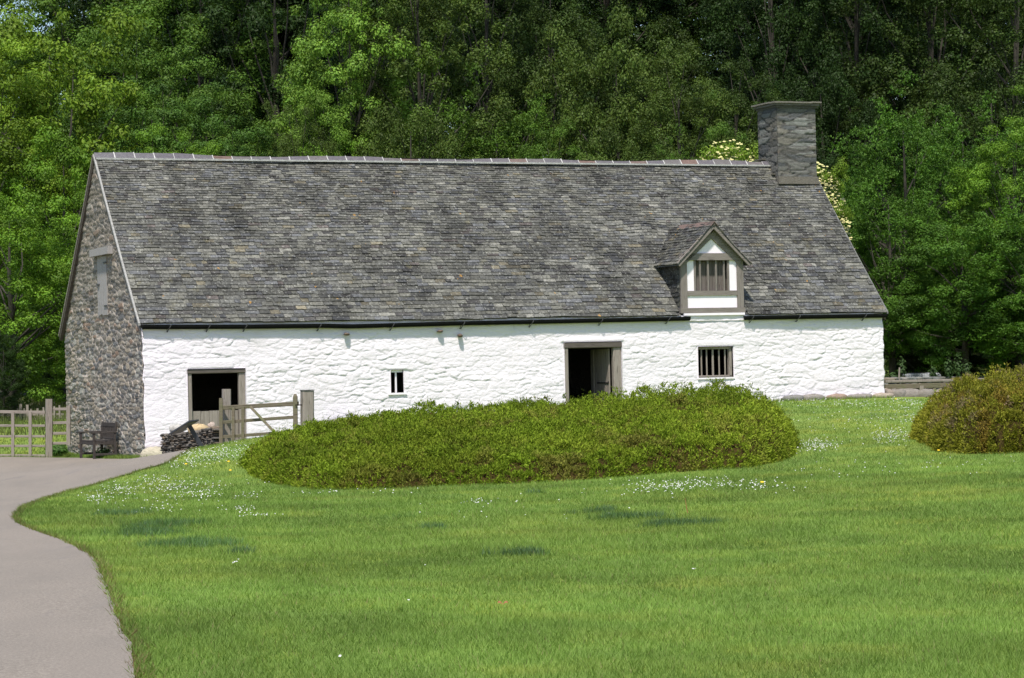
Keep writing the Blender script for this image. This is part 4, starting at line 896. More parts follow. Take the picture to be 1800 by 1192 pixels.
# field behind the left gate
n = 40000; y = R.uniform(72.0, 98, n); x = R.uniform(-22, -10.5, n); c = lawn_col(x, y)*(.8+.5*R.random(n))[:, None]; ru = (y > 78); 
hh = np.where(ru, R.uniform(.08, .35, n), R.uniform(.04, .09, n)); c *= .72; c[ru] = c[ru]*.6+np.array([.10, .10, .045])*.5
k = ~in_barn(x, y, .1); v, f, cc = blades(np.stack([x, y, gz(x, y)], -1)[k], hh[k], .02, R.uniform(.1, .7, k.sum()), c[k]); GV.append(v); GF.append(f+off); GC.append(cc); off += len(v)
tag(obj('grass', np.vstack(GV), np.vstack(GF), GRASS, org=(0, 0, 0), col=np.vstack(GC)), 'short mown lawn grass with darker tufts, covering the foreground slope', 'grass', kind='stuff')

# daisies
DSY = m_plain('daisy_petal', (.52, .53, .49), .7, .05); DV = []; DF = []; off = 0
spots = [(420, 795, 45, 14, 130), (380, 803, 40, 10, 130), (330, 815, 30, 10, 90), (350, 800, 50, 6, 80), (270, 850, 45, 8, 90), (215, 865, 45, 8, 90), (170, 880, 25, 7, 60), (350, 870, 35, 7, 60), (340, 858, 50, 12, 70), (300, 862, 30, 6, 50), (430, 900, 40, 5, 28), (455, 910, 30, 3, 26), (280, 898, 25, 4, 18), (435, 874, 18, 5, 20), (300, 880, 120, 18, 60),
         (840, 886, 25, 5, 22), (1180, 858, 60, 8, 130), (1240, 852, 70, 7, 90), (1340, 858, 50, 6, 60), (1130, 868, 60, 8, 26), (1440, 785, 28, 9, 150), (1400, 790, 25, 8, 60), (1570, 770, 35, 10, 120), (1560, 745, 60, 20, 60), (1600, 710, 30, 8, 90), (1500, 712, 90, 6, 130), (1500, 740, 90, 25, 90), (1590, 735, 25, 18, 60), (1420, 705, 40, 4, 50), (1650, 820, 110, 10, 26), (1500, 830, 120, 14, 26), (880, 900, 200, 25, 22), (480, 850, 30, 4, 14), (560, 868, 60, 4, 16), (690, 866, 60, 3, 8), (900, 1080, 500, 80, 5), (415, 996, 12, 3, 5)]
XY = []
for cx, cy, rx, ry, n in spots:
    XY.append(hit(R.normal(cx, rx*.6, n), np.clip(R.normal(cy, ry*.7, n), 698, 1190)))
XY = np.vstack(XY); XY = XY[~on_path(XY[:, 0]-.05, XY[:, 1]) & ~in_barn(XY[:, 0], XY[:, 1], .15)]
rad = R.uniform(.0055, .0095, len(XY))*(1+.010*XY[:, 1]); V = []; Fq = []
for k in range(6):
    a = 2*math.pi*k/6; V.append(XY+np.stack([np.cos(a)*rad, np.sin(a)*rad, .045+R.uniform(-.006, .006, len(XY))+rad*.3*math.sin(a)], -1))
V = np.stack(V, 1).reshape(-1, 3)
tag(obj('daisies', V, np.arange(len(V)).reshape(-1, 6), DSY, org=(0, 0, 0)), 'small white daisies scattered in drifts over the lawn', 'daisies', kind='stuff')
YEL = m_plain('petal_yellow', (.75, .5, .02), .6, .05); V = []
for px, py in ((327, 821), (402, 817), (405, 832), (1650, 797), (1575, 705), (1340, 855)):
    c = hit(px, py)[0]; b = len(V)
    for k in range(6): a = 2*math.pi*k/6; V.append((c[0]+.03*math.cos(a), c[1]+.03*math.sin(a), c[2]+.06+.01*math.sin(a)))
tag(obj('buttercups', V, np.arange(len(V)).reshape(-1, 6), YEL, org=(0, 0, 0)), 'a few tiny yellow flowers among the daisies', 'flowers', kind='stuff')
c = hit(1221, 1013)[0]; mb = MB()
for k in range(7): a = k*.9; mb.poly([c+Z*.05, c+np.array([.022*math.cos(a), .022*math.sin(a), .06]), c+np.array([.022*math.cos(a+.7), .022*math.sin(a+.7), .055])], [(0, 1, 2)])
tag(mb.build('flower', DSY), 'single white clover flower in the open lawn at lower right', 'flower')
c = hit(884, 1071)[0]; mb = MB(); LEAFM = m_plain('dead_leaf', (.30, .12, .05), .7, .2)
for sx in (-1, 1): mb.poly([c+np.array([0, 0, .03]), c+np.array([sx*.02, -.01, .045]), c+np.array([sx*.036, .0, .04]), c+np.array([sx*.03, .015, .055]), c+np.array([sx*.012, .012, .05])], [(0, 1, 2, 3, 4)])
tag(mb.build('fallen_leaf', LEAFM), 'curled brown fallen leaf lying on the foreground lawn', 'leaf')
c = hit(1210, 905)[0]; mb = MB(); mb.tube([c-Z*.02, c+np.array([-.02, 0, .08]), c+np.array([-.035, 0, .2])], [.006, .005, .003], 5); tag(mb.build('dry_stalk', LEAFM), 'dry brown stalk standing up from the dark tuft on the lawn', 'stalk')

# heather
def heather(name, label, cx, cy, rx, ry, hfun, n, cfun, shape=2.6, seed=1, outl=None):
    def hgt(x, y):
        u = (x-cx)/rx; v = (y-cy)/ry
        if outl is not None:
            f_ = np.interp(x, outl[0], outl[1])+.8*(fbm(x/.9, y*0, seed)-.5)+.45*(fbm(x/.3, y*0, seed+1)-.5); b_ = np.interp(x, outl[0], outl[2]); v = 2*(y-f_)/(b_-f_)-1
        wob = 1+.10*(fbm(x*0+9, y/.8, seed)-.5); r = (np.abs(u)**shape+np.abs(v)**shape)**(1/shape)/wob
        if outl is not None: r = np.clip(np.abs(u/wob)**np.where(u > 0, 18, 9)+np.abs(v)**5.5, 0, 9)**(1/5.)
        k = np.clip(1-r**5, 0, 1)**.36
        return np.where(r < 1, k*hfun(x, y)*(.60+.30*fbm(x/.9, y/.9, seed+3)+.24*sm(stones(x, y, .75, .62, seed+6, .25)[0]/.55)+.12*sm(stones(x, y, .3, .3, seed+7, .1)[0]/.5))+k*.30*(fbm(x/.28, y/.28, seed+5)-.42), -.05)
    root = empty(name, (cx, cy, float(gz(cx, cy))), label, 'shrub')
    qx = np.arange(cx-rx*1.2, cx+rx*1.2, .03); qy = np.arange(cy-ry*1.25, cy+ry*1.25, .035); QX, QY = np.meshgrid(qx, qy, indexing='ij'); QH = hgt(QX, QY)
    def hgt(x, y):
        fx = np.clip((x-qx[0])/.03, 0, len(qx)-1.01); fy = np.clip((y-qy[0])/.035, 0, len(qy)-1.01); i = fx.astype(int); j = fy.astype(int); a = fx-i; b = fy-j
        return (QH[i, j]*(1-a)+QH[i+1, j]*a)*(1-b)+(QH[i, j+1]*(1-a)+QH[i+1, j+1]*a)*b
    xs = np.linspace(cx-rx*1.12, cx+rx*1.12, 150); ys_ = np.linspace(cy-ry*1.12, cy+ry*1.12, 110); X, Y = np.meshgrid(xs, ys_, indexing='ij'); H = hgt(X, Y); idx = np.arange(X.size).reshape(X.shape)
    FQ = np.stack([idx[:-1, :-1], idx[1:, :-1], idx[1:, 1:], idx[:-1, 1:]], -1).reshape(-1, 4); kk = (H.ravel()[FQ] > -.04).any(1)
    obj('woody_mass', np.stack([X, Y, gz(X, Y)+np.maximum(H*.82-.09, -.06)], -1).reshape(-1, 3), FQ[kk], HDARK, root, smooth=True)
    m_ = int(n*3.4); x = R.uniform(xs[0], xs[-1], m_); y = R.uniform(ys_[0], ys_[-1], m_); e_ = .03
    h = hgt(x, y); gxh = (hgt(x+e_, y)-hgt(x-e_, y))/(2*e_); gyh = (hgt(x, y+e_)-hgt(x, y-e_))/(2*e_); sl_ = np.minimum(np.sqrt(1+gxh**2+gyh**2), 8)
    k = (h > 0.02) & (R.random(m_)*8 < 1.9+sl_); x, y, h, gxh, gyh = (a[k] for a in (x, y, h, gxh, gyh))
    nrm = np.stack([-gxh, -gyh, np.ones(len(x))], -1); nrm /= np.linalg.norm(nrm, axis=1)[:, None]
    base = np.stack([x, y, gz(x, y)+h*R.uniform(.9, 1., len(x))-.06], -1)
    # on steep rims spread sprigs down to the ground
    st = np.hypot(gxh, gyh) > .9; base[st, 2] -= R.uniform(0, 1, st.sum())*np.maximum(h[st]-.05, 0)*.9; base[st, 0] += nrm[st, 0]*.07; base[st, 1] += nrm[st, 1]*.07
    V = []; C = []
    col = cfun(x, y, h)
    for j in range(4):
        ln = R.uniform(.03, .075, len(x)); dr = nrm*.6+np.array([0, 0, .4])+R.normal(0, .6, (len(x), 3)); dr /= np.linalg.norm(dr, axis=1)[:, None]
        sd_ = np.cross(dr, R.normal(0, 1, (len(x), 3))); sd_ /= np.linalg.norm(sd_, axis=1)[:, None]; w_ = R.uniform(.007, .015, len(x))[:, None]
        b = base+R.normal(0, .02, (len(x), 3)); tip = b+dr*(ln*1.1)[:, None]; mid = b+dr*(ln*.5)[:, None]
        V.append(np.stack([b, mid+sd_*w_, tip, mid-sd_*w_], 1)); cj = col*R.uniform(.7, 1.35, len(x))[:, None]; C.append(np.repeat(cj[:, None], 4, 1))
    V = np.concatenate(V).reshape(-1, 3); C = np.concatenate(C).reshape(-1, 3)
    # long shoots
    m_ = int(len(x)*.022); i = R.choice(len(x), m_); b = base[i]; vs = []; cs = []
    for j in range(9):
        f = j/8; o_ = b+np.array([0, 0, .02])+np.array([0, 0, 1.])*(f*.19*R.uniform(.4, 1.15, m_))[:, None]+R.normal(0, .006, (m_, 3)); dr = R.normal(0, 1, (m_, 3)); dr[:, 2] = .8; dr /= np.linalg.norm(dr, axis=1)[:, None]
        sd_ = np.cross(dr, [0, 0, 1.]); sd_ /= np.linalg.norm(sd_, axis=1)[:, None]; vs.append(np.stack([o_, o_+dr*.018+sd_*.006, o_+dr*.04, o_+dr*.018-sd_*.006], 1)); cs.append(np.repeat((col[i]*.8)[:, None], 4, 1))
    V = np.vstack([V, np.concatenate(vs).reshape(-1, 3)]); C = np.vstack([C, np.concatenate(cs).reshape(-1, 3)])
    obj('foliage', V, np.arange(len(V)).reshape(-1, 4), HLEAF, root, col=C); return root
HLEAF = m_leaf('heather_leaf', (1, 1, 1), .15, .7, .22); HDARK = m_plain('heather_wood', (.040, .030, .010), 1., .4, 20, spec=.0)
def cf1(x, y, h):
    a = fbm(x/.55, y/.55, 3); b = fbm(x/.16, y/.16, 6); c = np.array([.158, .226, .018])*(.72+.5*b)[:, None]
    k = sm((a-.60)*6)*.6; k = np.maximum(k, sm((b-.70)*7)*.6); c = c*(1-k[:, None])+k[:, None]*np.array([.165, .125, .04])
    y2 = sm((fbm(x/1.3, y/1.1, 23)-.5)*5)[:, None]*.45; c = c*(1-y2)+y2*np.array([.20, .242, .024]); return c
def cf2(x, y, h):
    a = fbm(x/.4, y/.4, 33); b = fbm(x/.15, y/.15, 36); c = np.array([.21, .215, .024])*(.7+.5*b)[:, None]
    k = sm((a-.53)*5)*.55; c = c*(1-k[:, None])+k[:, None]*np.array([.27, .155, .040]); k = sm((fbm(x/.3, y/.3, 39)-.62)*8)[:, None]*.8; c = c*(1-k)+k*np.array([.22, .155, .12]); return c
hx0, hx1 = at(455, 800, 51)[0], at(1372, 770, 51)[0]
def hf1(x, y):
    u = (x-hx0)/(hx1-hx0); v = (y-44.0)/12.
    return np.interp(u, [0, .06, .15, .28, .45, .62, .72, .8, .9, 1], [.66, .68, .72, .84, .84, .87, 1.0, 1.12, 1.14, 1.02])*(.66+.42*np.clip(v, 0, 1.2))
fe_ = hit([433, 445, 480, 560, 620, 760, 900, 1050, 1200, 1300, 1370, 1400], [824, 838, 850, 859, 861, 856, 852, 842, 830, 824, 812, 797]); fo = np.argsort(fe_[:, 0]); fX = fe_[fo, 0]; fY = fe_[fo, 1]; bY = np.interp(fX, [fX[0], fX[0]+.8, fX[0]+2.2, 0, 4, fX[-1]], [fY[0]+2.6, 54.6, 56, 57.5, 57.5, 56]); print('front', fX, fY)
hx0 = fX[0]-.05; hx1 = fX[-1]+.03
heather('heather_bush', 'long low spreading mound of yellow-green heather in front of the white wall', (hx0+hx1)/2, 50.0, (hx1-hx0)/2*1.0, 6.4, hf1, 160000, cf1, 3.4, 4, (fX, fY, bY))
def hf2(x, y): return np.interp(x, [7.8, 8.3, 8.9, 9.8, 13], [.95, 1.02, 1.18, 1.34, 1.4])
heather('heather_bush', 'rust and olive coloured heather bush cut off by the right edge', 11.98, 51.3, 3.75, 3.4, hf2, 115000, cf2, 3.6, 8, (np.array([7.8, 8.6, 9.7, 12, 16.]), np.array([49.0, 48.2, 47.8, 47.6, 47.4]), np.array([54.0, 55, 55.5, 55.5, 55.5])))

# small leafy plants
def leaf_quads(cen, nrm, size, asp=.55):
    n = len(cen); nrm = nrm/np.linalg.norm(nrm, axis=1)[:, None]; a = np.cross(nrm, R.normal(0, 1, (n, 3))); a /= np.linalg.norm(a, axis=1)[:, None]; b = np.cross(nrm, a)
    s = (size*R.uniform(.6, 1.3, n))[:, None] if not hasattr(size, 'shape') else size[:, None]
    return np.stack([cen-a*s, cen+b*s*asp-a*s*.1, cen+a*s, cen-b*s*asp-a*s*.1], 1)
def plant(name, label, p, r, h, n, size, m_, cat='plant', group=None, col=(1, 1, 1)):
    p = np.array(p, float); d = R.normal(0, 1, (n, 3)); d /= np.linalg.norm(d, axis=1)[:, None]; rr = R.random(n)**.4
    c = d*rr[:, None]*np.array([r, r, h/2]); c[:, 2] += h/2; c[:, 2] = np.abs(c[:, 2]); V = leaf_quads(p+c, d+np.array([0, -.3, .6]), size).reshape(-1, 3)
    o = obj(name, V, np.arange(len(V)).reshape(-1, 4), m_, org=p, col=np.repeat(np.array(col)*R.uniform(.6, 1.3, n)[:, None], 4, 0)); return tag(o, label, cat, group)
WEED = m_leaf('weed_leaf', (.07, .15, .03)); NETTLE = m_leaf('nettle_leaf', (.045, .085, .025))
c = hit(104, 803)[0]; plant('leafy_weed', 'bushy green weed growing at the foot of the fence by the gable', c, .28, .42, 500, .05, WEED)
c = P(-.35, sb+.5, 0); c[2] = gz(c[0], c[1]); plant('leafy_weed', 'dark weeds growing underneath the bench', c, .3, .3, 220, .045, NETTLE)
for k, (px, py, hh, lb) in enumerate(((1586, 672, .85, 'tall nettle spire rising left of the white trough'), (1640, 668, .5, 'nettle growing before the middle of the white trough'), (1668, 668, .75, 'nettle just right of the white trough'), (1685, 668, .95, 'tallest weed right of the white trough, nearest the heather'), (1700, 664, .6, 'weed between the stone wall and the right-hand heather'), (1570, 672, .35, 'short weed close to the barn corner on the low wall'))):
    c = at(px, py, 84); plant('nettle', lb, c, .16, hh, 170, .05, NETTLE, 'weed', 'weeds along the low wall')

# ------------------------------------------------------------------ trees
BARK = m_plain('bark', (.045, .040, .030), .95, .4, 8, st=.6)
def proto(kind, seed, Hh=14., Rr=4.8, base=.12, ntuft=210, nl=340, lsz=.088, tall=False):
    rs = np.random.default_rng(seed); tr = MB()
    tr.tube([(0, 0, -.8), (0.05, 0, Hh*.12), (-.15, .1, Hh*.35), (.1, -.1, Hh*.6), (0, 0, Hh*.86)], [.34, .27, .2, .12, .03], 9)
    lob = rs.uniform(0, 6.28, 8)
    def env(a, ph):
        el = math.cos(ph); g = (1.0+.13*math.sin(2*a+lob[0])+.12*math.sin(3*a+lob[1]+2*ph)+.10*math.sin(5*a+lob[2]-3*ph)+.08*math.cos(6*ph+lob[3]+a)); return g
    zc = Hh*(base+1)/2; hz = Hh*(1-base)/2
    cen = []; rad = []; tc = []
    for i in range(ntuft):
        a = rs.uniform(0, 2*math.pi); u = rs.uniform(-1, 1); ph = math.acos(u); rr = env(a, ph)*rs.uniform(.3, 1.0)**.25
        x = math.sin(ph)**.8*math.cos(a)*Rr*rr; y = math.sin(ph)**.8*math.sin(a)*Rr*rr; z = zc+math.cos(ph)*hz*rr*.94
        if kind == 'pine': k = 1-(z/Hh); x *= .25+1.0*k; y *= .25+1.0*k
        cen.append((x, y, z)); rad.append(rs.uniform(.42, 1.05)*(1.0 if kind != 'ash' else 1.12)); tc.append(rs.uniform(.75, 1.25))
    cen = np.array(cen); rad = np.array(rad)
    for i in rs.choice(ntuft, 34, replace=False):
        c = cen[i]; z0 = max(Hh*.15, c[2]*rs.uniform(.45, .75)); s_ = np.array([0, 0, z0]); m1 = s_*.5+c*.5+rs.normal(0, .25, 3); r0 = .09*(1-z0/Hh)+.03
        tr.tube([s_, m1, c], [r0, r0*.6, .012], 5)
    V = []; C = []; 
    for i in range(ntuft):
        n = int(nl*rad[i]**2*1.25); d = rs.normal(0, 1, (n, 3)); d /= np.linalg.norm(d, axis=1)[:, None]; r_ = rs.random(n)**.45
        if kind == 'droop':
            p = d*r_[:, None]*rad[i]*np.array([.8, .8, .55]); p[:, 2] -= np.hypot(p[:, 0], p[:, 1])*.75*rs.uniform(.3, 1.2, n); nr = d+rs.normal(0, .5, (n, 3))+np.array([0, -.0, .3]); sz = lsz*.85
        elif kind == 'ash':
            p = d*r_[:, None]*rad[i]*np.array([1.05, 1.05, .5]); g = rs.integers(0, max(2, n//14), n); gc_ = p[g]; st = rs.normal(0, 1, (max(2, n//14), 3)); st[:, 2] = -.25; st /= np.linalg.norm(st, axis=1)[:, None]
            p = gc_+st[g]*rs.uniform(-.26, .26, n)[:, None]+rs.normal(0, .045, (n, 3)); nr = np.array([0, 0, .8])+rs.normal(0, .3, (n, 3))+d*.7; sz = lsz*.85
        else:
            p = d*r_[:, None]*rad[i]*np.array([1, 1, .62]); nr = d*.9+np.array([0, 0, .5])+rs.normal(0, .32, (n, 3)); sz = lsz
        global R
        V.append(leaf_quads(cen[i]+p, nr, sz)); k = tc[i]*rs.uniform(.84, 1.16, n); c = np.stack([k*rs.uniform(.9, 1.12, n), k, k*.95], -1); C.append(np.repeat(c[:, None], 4, 1))
    V = np.concatenate(V).reshape(-1, 3); C = np.concatenate(C).reshape(-1, 3)
    cm = mesh_np('crown', V, np.arange(len(V)).reshape(-1, 4), C); cm.materials.append(BARK)
    tm = mesh_np('trunk', np.array(tr.V), tr.F); tm.materials.append(BARK); return cm, tm, Hh, Rr
PR = {'a': proto('round', 1), 'b': proto('round', 2, ntuft=240), 'c': proto('droop', 3, ntuft=260), 'd': proto('droop', 4, ntuft=265, Rr=5.2), 'e': proto('ash', 5, base=.05, ntuft=265), 'f': proto('round', 6, base=.02, ntuft=265), 'T': proto('round', 11, Hh=22., Rr=4.6, base=.06, ntuft=340), 'D': proto('droop', 12, Hh=22., Rr=4.8, base=.05, ntuft=360)}
LM = {'yellow': m_leaf('leaf_yellow_green', (.125, .205, .018)), 'bright': m_leaf('leaf_bright_green', (.098, .190, .016)), 'mid': m_leaf('leaf_mid_green', (.072, .138, .018)), 'blue': m_leaf('leaf_blue_green', (.060, .125, .020)),
      'dark': m_leaf('leaf_dark_and_gap_shade', (.021, .044, .008)), 'olive': m_leaf('leaf_olive', (.064, .102, .018)), 'odark': m_leaf('leaf_olive_dark', (.038, .066, .012)), 'ash': m_leaf('leaf_ash', (.072, .155, .020), trans=.25), 'lime': m_leaf('leaf_lime', (.125, .225, .030))}  # dark: leaf colour deepened to paint the shade seen through crown gaps
def tree(name, label, px, ptop, wpx, d, pk, lm, squash=1., base_z=None, rot=None, group='trees of the wood behind the barn'):
    p = at(px, ptop, d); x = p[0]; z0 = float(gz(x, d)) if base_z is None else base_z; H = p[2]-z0; w = wpx*d/F/2
    if H/w > 3.9 and pk != 'e' and name[:5] != 'elder': pk = 'D' if pk in 'cd' else 'T'
    cm, tm, Hh, Rr = PR[pk]
    o = empty(name, (x, d, z0), label, 'tree', group); o.rotation_euler[2] = random.uniform(0, 6.28) if rot is None else rot; o.scale = (w/Rr, w/Rr*.9, H/Hh*.98)
    for nm, me, ml in (('trunk', tm, BARK), ('crown', cm, LM[lm])):
        c = bpy.data.objects.new(nm, me); COL.objects.link(c); c.parent = o
        c.material_slots[0].link = 'OBJECT'; c.material_slots[0].material = ml
    return o
TREES = [
 (85, -15, 300, 104, 'a', 'yellow', 'oak_tree', 'yellow-green tree at top left, just right of the patch of sky'),
 (-25, 55, 260, 100, 'b', 'yellow', 'oak_tree', 'yellow-green tree cut by the left edge below the corner sky'),
 (15, 330, 250, 88, 'f', 'bright', 'maple_tree', 'bright leafy tree low at the left edge above the field gate'),
 (110, 370, 130, 92, 'b', 'bright', 'maple_tree', 'narrow bright tree touching the left slope of the barn gable'),
 (110, 215, 220, 97, 'a', 'bright', 'maple_tree', 'bright green tree directly left of the roof peak'),
 (215, 25, 240, 112, 'b', 'mid', 'oak_tree', 'mid green tree behind the roof peak, second from top left'),
 (265, 120, 200, 103, 'a', 'blue', 'oak_tree', 'bluish green round tree above the left end of the ridge'),
 (370, 90, 220, 107, 'b', 'mid', 'oak_tree', 'mid green tree high above the left third of the ridge'),
 (310, 205, 150, 96, 'a', 'bright', 'maple_tree', 'small bright tree just above the ridge at left'),
 (395, 185, 190, 100, 'f', 'blue', 'oak_tree', 'bluish tree just above the ridge left of the dark gap'),
 (350, -160, 280, 122, 'a', 'mid', 'oak_tree', 'tall mid green tree cut off by the top edge at left'),
 (480, -200, 260, 120, 'b', 'dark', 'oak_tree', 'dark tree at the top edge between mid green and lime trees'),
 (520, 175, 120, 99, 'c', 'olive', 'birch_tree', 'slender pale birch above the ridge beneath the lime green tree'),
 (610, -130, 220, 103, 'b', 'lime', 'lime_tree', 'brightest lime green tree reaching the top edge left of centre'),
 (575, 110, 150, 101, 'a', 'lime', 'lime_tree', 'lower lime green tree leaning left over the pale birch'),
 (590, 225, 150, 95, 'e', 'bright', 'ash_tree', 'low bright feathery tree on the ridge line left of centre'),
 (730, -130, 280, 104, 'd', 'olive', 'beech_tree', 'olive beech with hanging boughs at the top left of centre'),
 (720, 150, 220, 98, 'c', 'olive', 'beech_tree', 'lower olive beech whose boughs touch the ridge left of centre'),
 (850, -200, 240, 112, 'c', 'odark', 'beech_tree', 'dark olive tree at the top edge near the centre'),
 (870, 130, 220, 102, 'e', 'mid', 'hawthorn_tree', 'spreading green tree with spiky boughs above mid ridge'),
 (960, -60, 260, 114, 'd', 'odark', 'beech_tree', 'dark olive tree right of centre below small sky gaps'),
 (975, 215, 180, 97, 'c', 'mid', 'hawthorn_tree', 'low green tree on the ridge right of centre'),
 (1080, 20, 270, 105, 'd', 'olive', 'birch_tree', 'olive drooping birch above the ridge left of the sky gaps'),
 (1110, 205, 200, 95, 'c', 'olive', 'birch_tree', 'low olive drooping tree on the ridge above the dormer'),
 (1190, 85, 230, 101, 'c', 'olive', 'birch_tree', 'pale olive drooping birch directly under the sky gaps'),
 (1175, 232, 120, 92, 'e', 'mid', 'hawthorn_tree', 'small green tree left of the cream flowering elder'),
 (1290, 95, 200, 106, 'd', 'odark', 'birch_tree', 'dark drooping tree behind and left of the chimney'),
 (1350, -200, 240, 116, 'c', 'dark', 'yew_tree', 'very dark tree at the top edge above the chimney'),
 (1280, 205, 110, 93, 'f', 'mid', 'hawthorn_tree', 'small rounded tree just left of the chimney'),
 (1440, 80, 230, 108, 'd', 'dark', 'yew_tree', 'dark tree right behind the chimney cap'),
 (1500, -200, 260, 114, 'c', 'dark', 'yew_tree', 'dark tree at the top edge right of the chimney'),
 (1420, 230, 170, 98, 'b', 'dark', 'holly_tree', 'dark low tree filling the space right of the chimney'),
 (1630, -200, 280, 112, 'd', 'odark', 'beech_tree', 'dark olive beech at the top edge, second from the right'),
 (1780, -200, 300, 108, 'd', 'odark', 'beech_tree', 'dark olive beech at the top right corner'),
 (1740, 80, 260, 103, 'c', 'odark', 'beech_tree', 'olive hanging boughs above the bright ash at right'),
 (1585, 145, 210, 92, 'e', 'ash', 'ash_tree', 'bright feathery ash with rounded top right of the chimney'),
 (1690, 170, 220, 95, 'e', 'ash', 'ash_tree', 'feathery ash between the rounded ash and the right edge'),
 (1780, 190, 190, 88, 'a', 'bright', 'ash_tree', 'leafy bright tree at the right edge above the heather'),
 (1560, 300, 190, 88, 'e', 'ash', 'ash_tree', 'lower ash beside the right slope of the roof'),
 (1690, 380, 210, 86, 'b', 'ash', 'ash_tree', 'low leafy ash above the rail fence at right'),
 (1830, 330, 220, 85, 'e', 'ash', 'ash_tree', 'leafy tree mostly cut off by the right edge'),
 (1620, 520, 190, 92, 'f', 'dark', 'holly_tree', 'dark understorey bush behind the white trough'),
 (1770, 520, 230, 92, 'f', 'dark', 'holly_tree', 'dark understorey bush behind the right-hand heather'),
 (5, 585, 70, 84, 'f', 'dark', 'holly_tree', 'dark bush standing in for deep shade at the left edge beside the far road'),  # added low at left, its dark leaf colour painting deep shade
 (104, 560, 66, 96, 'f', 'dark', 'holly_tree', 'dark bush between the far road and the stone gable'),
]
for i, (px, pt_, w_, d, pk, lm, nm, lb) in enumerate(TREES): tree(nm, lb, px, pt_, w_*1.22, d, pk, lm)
# elder in flower
FLW = m_plain('elder_flower', (.50, .47, .20), .8, .1)
def elder(label, px, ptop, wpx, d):
    o = tree('elder_tree', label, px, ptop, wpx, d, 'f', 'yellow', rot=0, group='flowering elders behind the roof'); cm, tm, Hh, Rr = PR['f']; rs = np.random.default_rng(int(px))
    n = 1100; a = rs.uniform(math.pi, 2*math.pi, n); ph = np.arccos(rs.uniform(-.1, 1, n)); r_ = rs.uniform(.82, 1.04, n)
    c = np.stack([np.sin(ph)*np.cos(a)*Rr*r_, np.sin(ph)*np.sin(a)*Rr*r_, Hh*.51+np.cos(ph)*Hh*.49*r_], -1); V = []
    sx = np.array(o.scale); rr = rs.uniform(.03, .07, n)
    for k in range(8): q_ = 2*math.pi*k/8; jj = rs.uniform(.75, 1.15, n); V.append(c+np.stack([np.cos(q_)*rr*jj/sx[0], np.sin(q_)*rr*jj/sx[1], np.sin(q_)*rr*.5/sx[2]], -1))
    V = np.stack(V, 1).reshape(-1, 3); me = mesh_np('flower_heads', V, np.arange(len(V)).reshape(-1, 8)); me.materials.append(FLW); f = bpy.data.objects.new('flower_heads', me); COL.objects.link(f); f.parent = o
elder('cream flowering elder showing above the ridge left of the chimney', 1275, 243, 210, 86)
elder('cream flowering elder showing behind the right slope of the roof', 1432, 282, 130, 86)
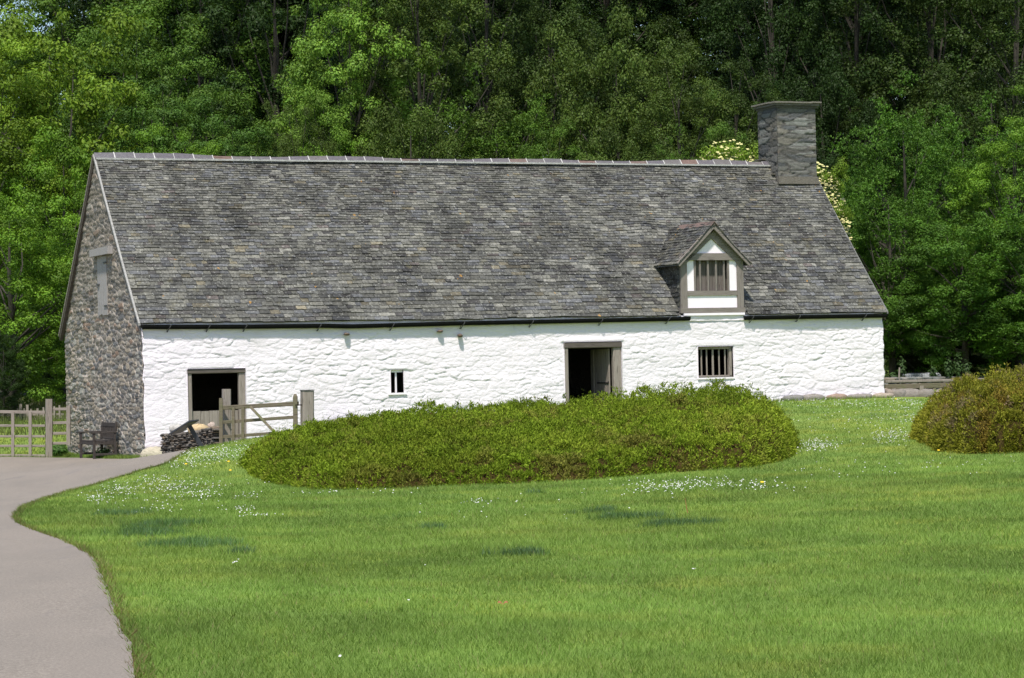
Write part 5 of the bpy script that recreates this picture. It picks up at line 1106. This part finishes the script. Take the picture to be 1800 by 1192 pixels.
# the wood on the hill behind: rows of further trees
k = 0
row = ['dark tree far up the wooded hill, %s']
BACK = [(-40, 640, 'behind the yellow-green trees at left'), (90, -1, 'sky'), ]
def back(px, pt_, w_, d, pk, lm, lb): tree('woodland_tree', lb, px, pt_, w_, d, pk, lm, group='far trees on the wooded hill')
for px, pt_, w_, d, pk, lm, lb in [
 (170, -200, 260, 135, 'b', 'mid', 'far tree on the hill between the two yellow-green trees and the oaks'), (290, -330, 260, 138, 'a', 'dark', 'far tree on the hill behind the left oaks'), (430, -350, 280, 136, 'b', 'dark', 'far dark tree in the gap left of the lime tree'),
 (560, -360, 260, 139, 'a', 'dark', 'far dark tree behind the lime green tree'), (700, -360, 280, 137, 'd', 'dark', 'far dark tree behind the olive beech'), (830, -360, 260, 140, 'b', 'dark', 'far dark tree near the top centre'),
 (960, -250, 240, 138, 'c', 'dark', 'far dark tree under the first sky gap'), (1060, -330, 230, 141, 'a', 'dark', 'far dark tree left of the sky gaps'), (1150, 20, 210, 139, 'c', 'odark', 'far tree whose thin top lets the sky through'),
 (1260, 75, 200, 140, 'c', 'odark', 'far low tree beneath the main sky gap'), (1370, -360, 240, 138, 'd', 'dark', 'far dark tree right of the sky gaps'), (1500, -360, 280, 137, 'b', 'dark', 'far dark tree behind the yews'),
 (1640, -360, 280, 139, 'a', 'dark', 'far dark tree behind the right-hand beeches'), (1780, -360, 280, 137, 'b', 'dark', 'far dark tree at the upper right'), (500, 150, 230, 126, 'f', 'dark', 'dark tree in the deep gap above the ridge left of centre'),
 (800, 150, 260, 124, 'f', 'dark', 'dark tree in shade above the middle of the ridge'), (1020, 160, 240, 125, 'f', 'dark', 'dark tree in shade above the ridge right of centre'), (1350, 160, 260, 124, 'f', 'dark', 'dark tree in shade behind the chimney'),
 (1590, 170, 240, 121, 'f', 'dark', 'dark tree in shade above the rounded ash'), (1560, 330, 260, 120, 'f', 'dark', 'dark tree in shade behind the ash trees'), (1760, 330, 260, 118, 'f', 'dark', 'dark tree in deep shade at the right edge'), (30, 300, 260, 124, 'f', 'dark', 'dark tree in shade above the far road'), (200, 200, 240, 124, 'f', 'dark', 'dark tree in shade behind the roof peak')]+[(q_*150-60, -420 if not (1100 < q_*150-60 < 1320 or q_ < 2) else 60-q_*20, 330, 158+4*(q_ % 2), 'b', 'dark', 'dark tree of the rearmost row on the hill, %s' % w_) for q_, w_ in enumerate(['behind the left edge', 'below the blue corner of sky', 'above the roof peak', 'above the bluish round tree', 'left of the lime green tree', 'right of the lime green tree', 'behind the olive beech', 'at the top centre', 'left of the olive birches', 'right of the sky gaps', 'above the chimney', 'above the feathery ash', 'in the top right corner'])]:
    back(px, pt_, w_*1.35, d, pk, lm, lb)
# far wooded slope: one mass of undergrowth nobody could count
n = 90000; x = R.uniform(-45, 45, n); y = R.uniform(100, 150, n); k = (x < -22) | (x > -14) | (y > 118); x = x[k]; y = y[k]; n = len(x)
cn = np.stack([x, y, gz(x, y)+R.random(n)**1.5*2.2*fbm(x/3, y/3, 2)*2], -1); V = leaf_quads(cn, R.normal(0, .6, (n, 3))+np.array([0, -.4, .8]), .16).reshape(-1, 3)
tag(obj('undergrowth', V, np.arange(len(V)).reshape(-1, 4), LM['dark'], org=(0, 0, 0), col=np.repeat(R.uniform(.6, 1.4, (n, 1))*np.ones(3), 4, 0)), 'dark leafy undergrowth on the woodland floor behind the barn', 'undergrowth', kind='stuff')
# bright scrub beside the far road
c = at(62, 680, 100); n = 2500; p = np.stack([R.normal(c[0], 1.1, n), R.normal(104, 2, n), np.zeros(n)], -1); p[:, 2] = gz(p[:, 0], p[:, 1])+R.random(n)*.9
V = leaf_quads(p, R.normal(0, .6, (n, 3))+np.array([0, -.4, .8]), .10).reshape(-1, 3)
tag(obj('scrub', V, np.arange(len(V)).reshape(-1, 4), LM['bright'], org=(c[0], 104, 0), col=np.ones((len(V), 3))), 'sunlit green scrub on the bank at the top of the far road', 'shrub', kind='stuff')
print('objects', len(bpy.data.objects))
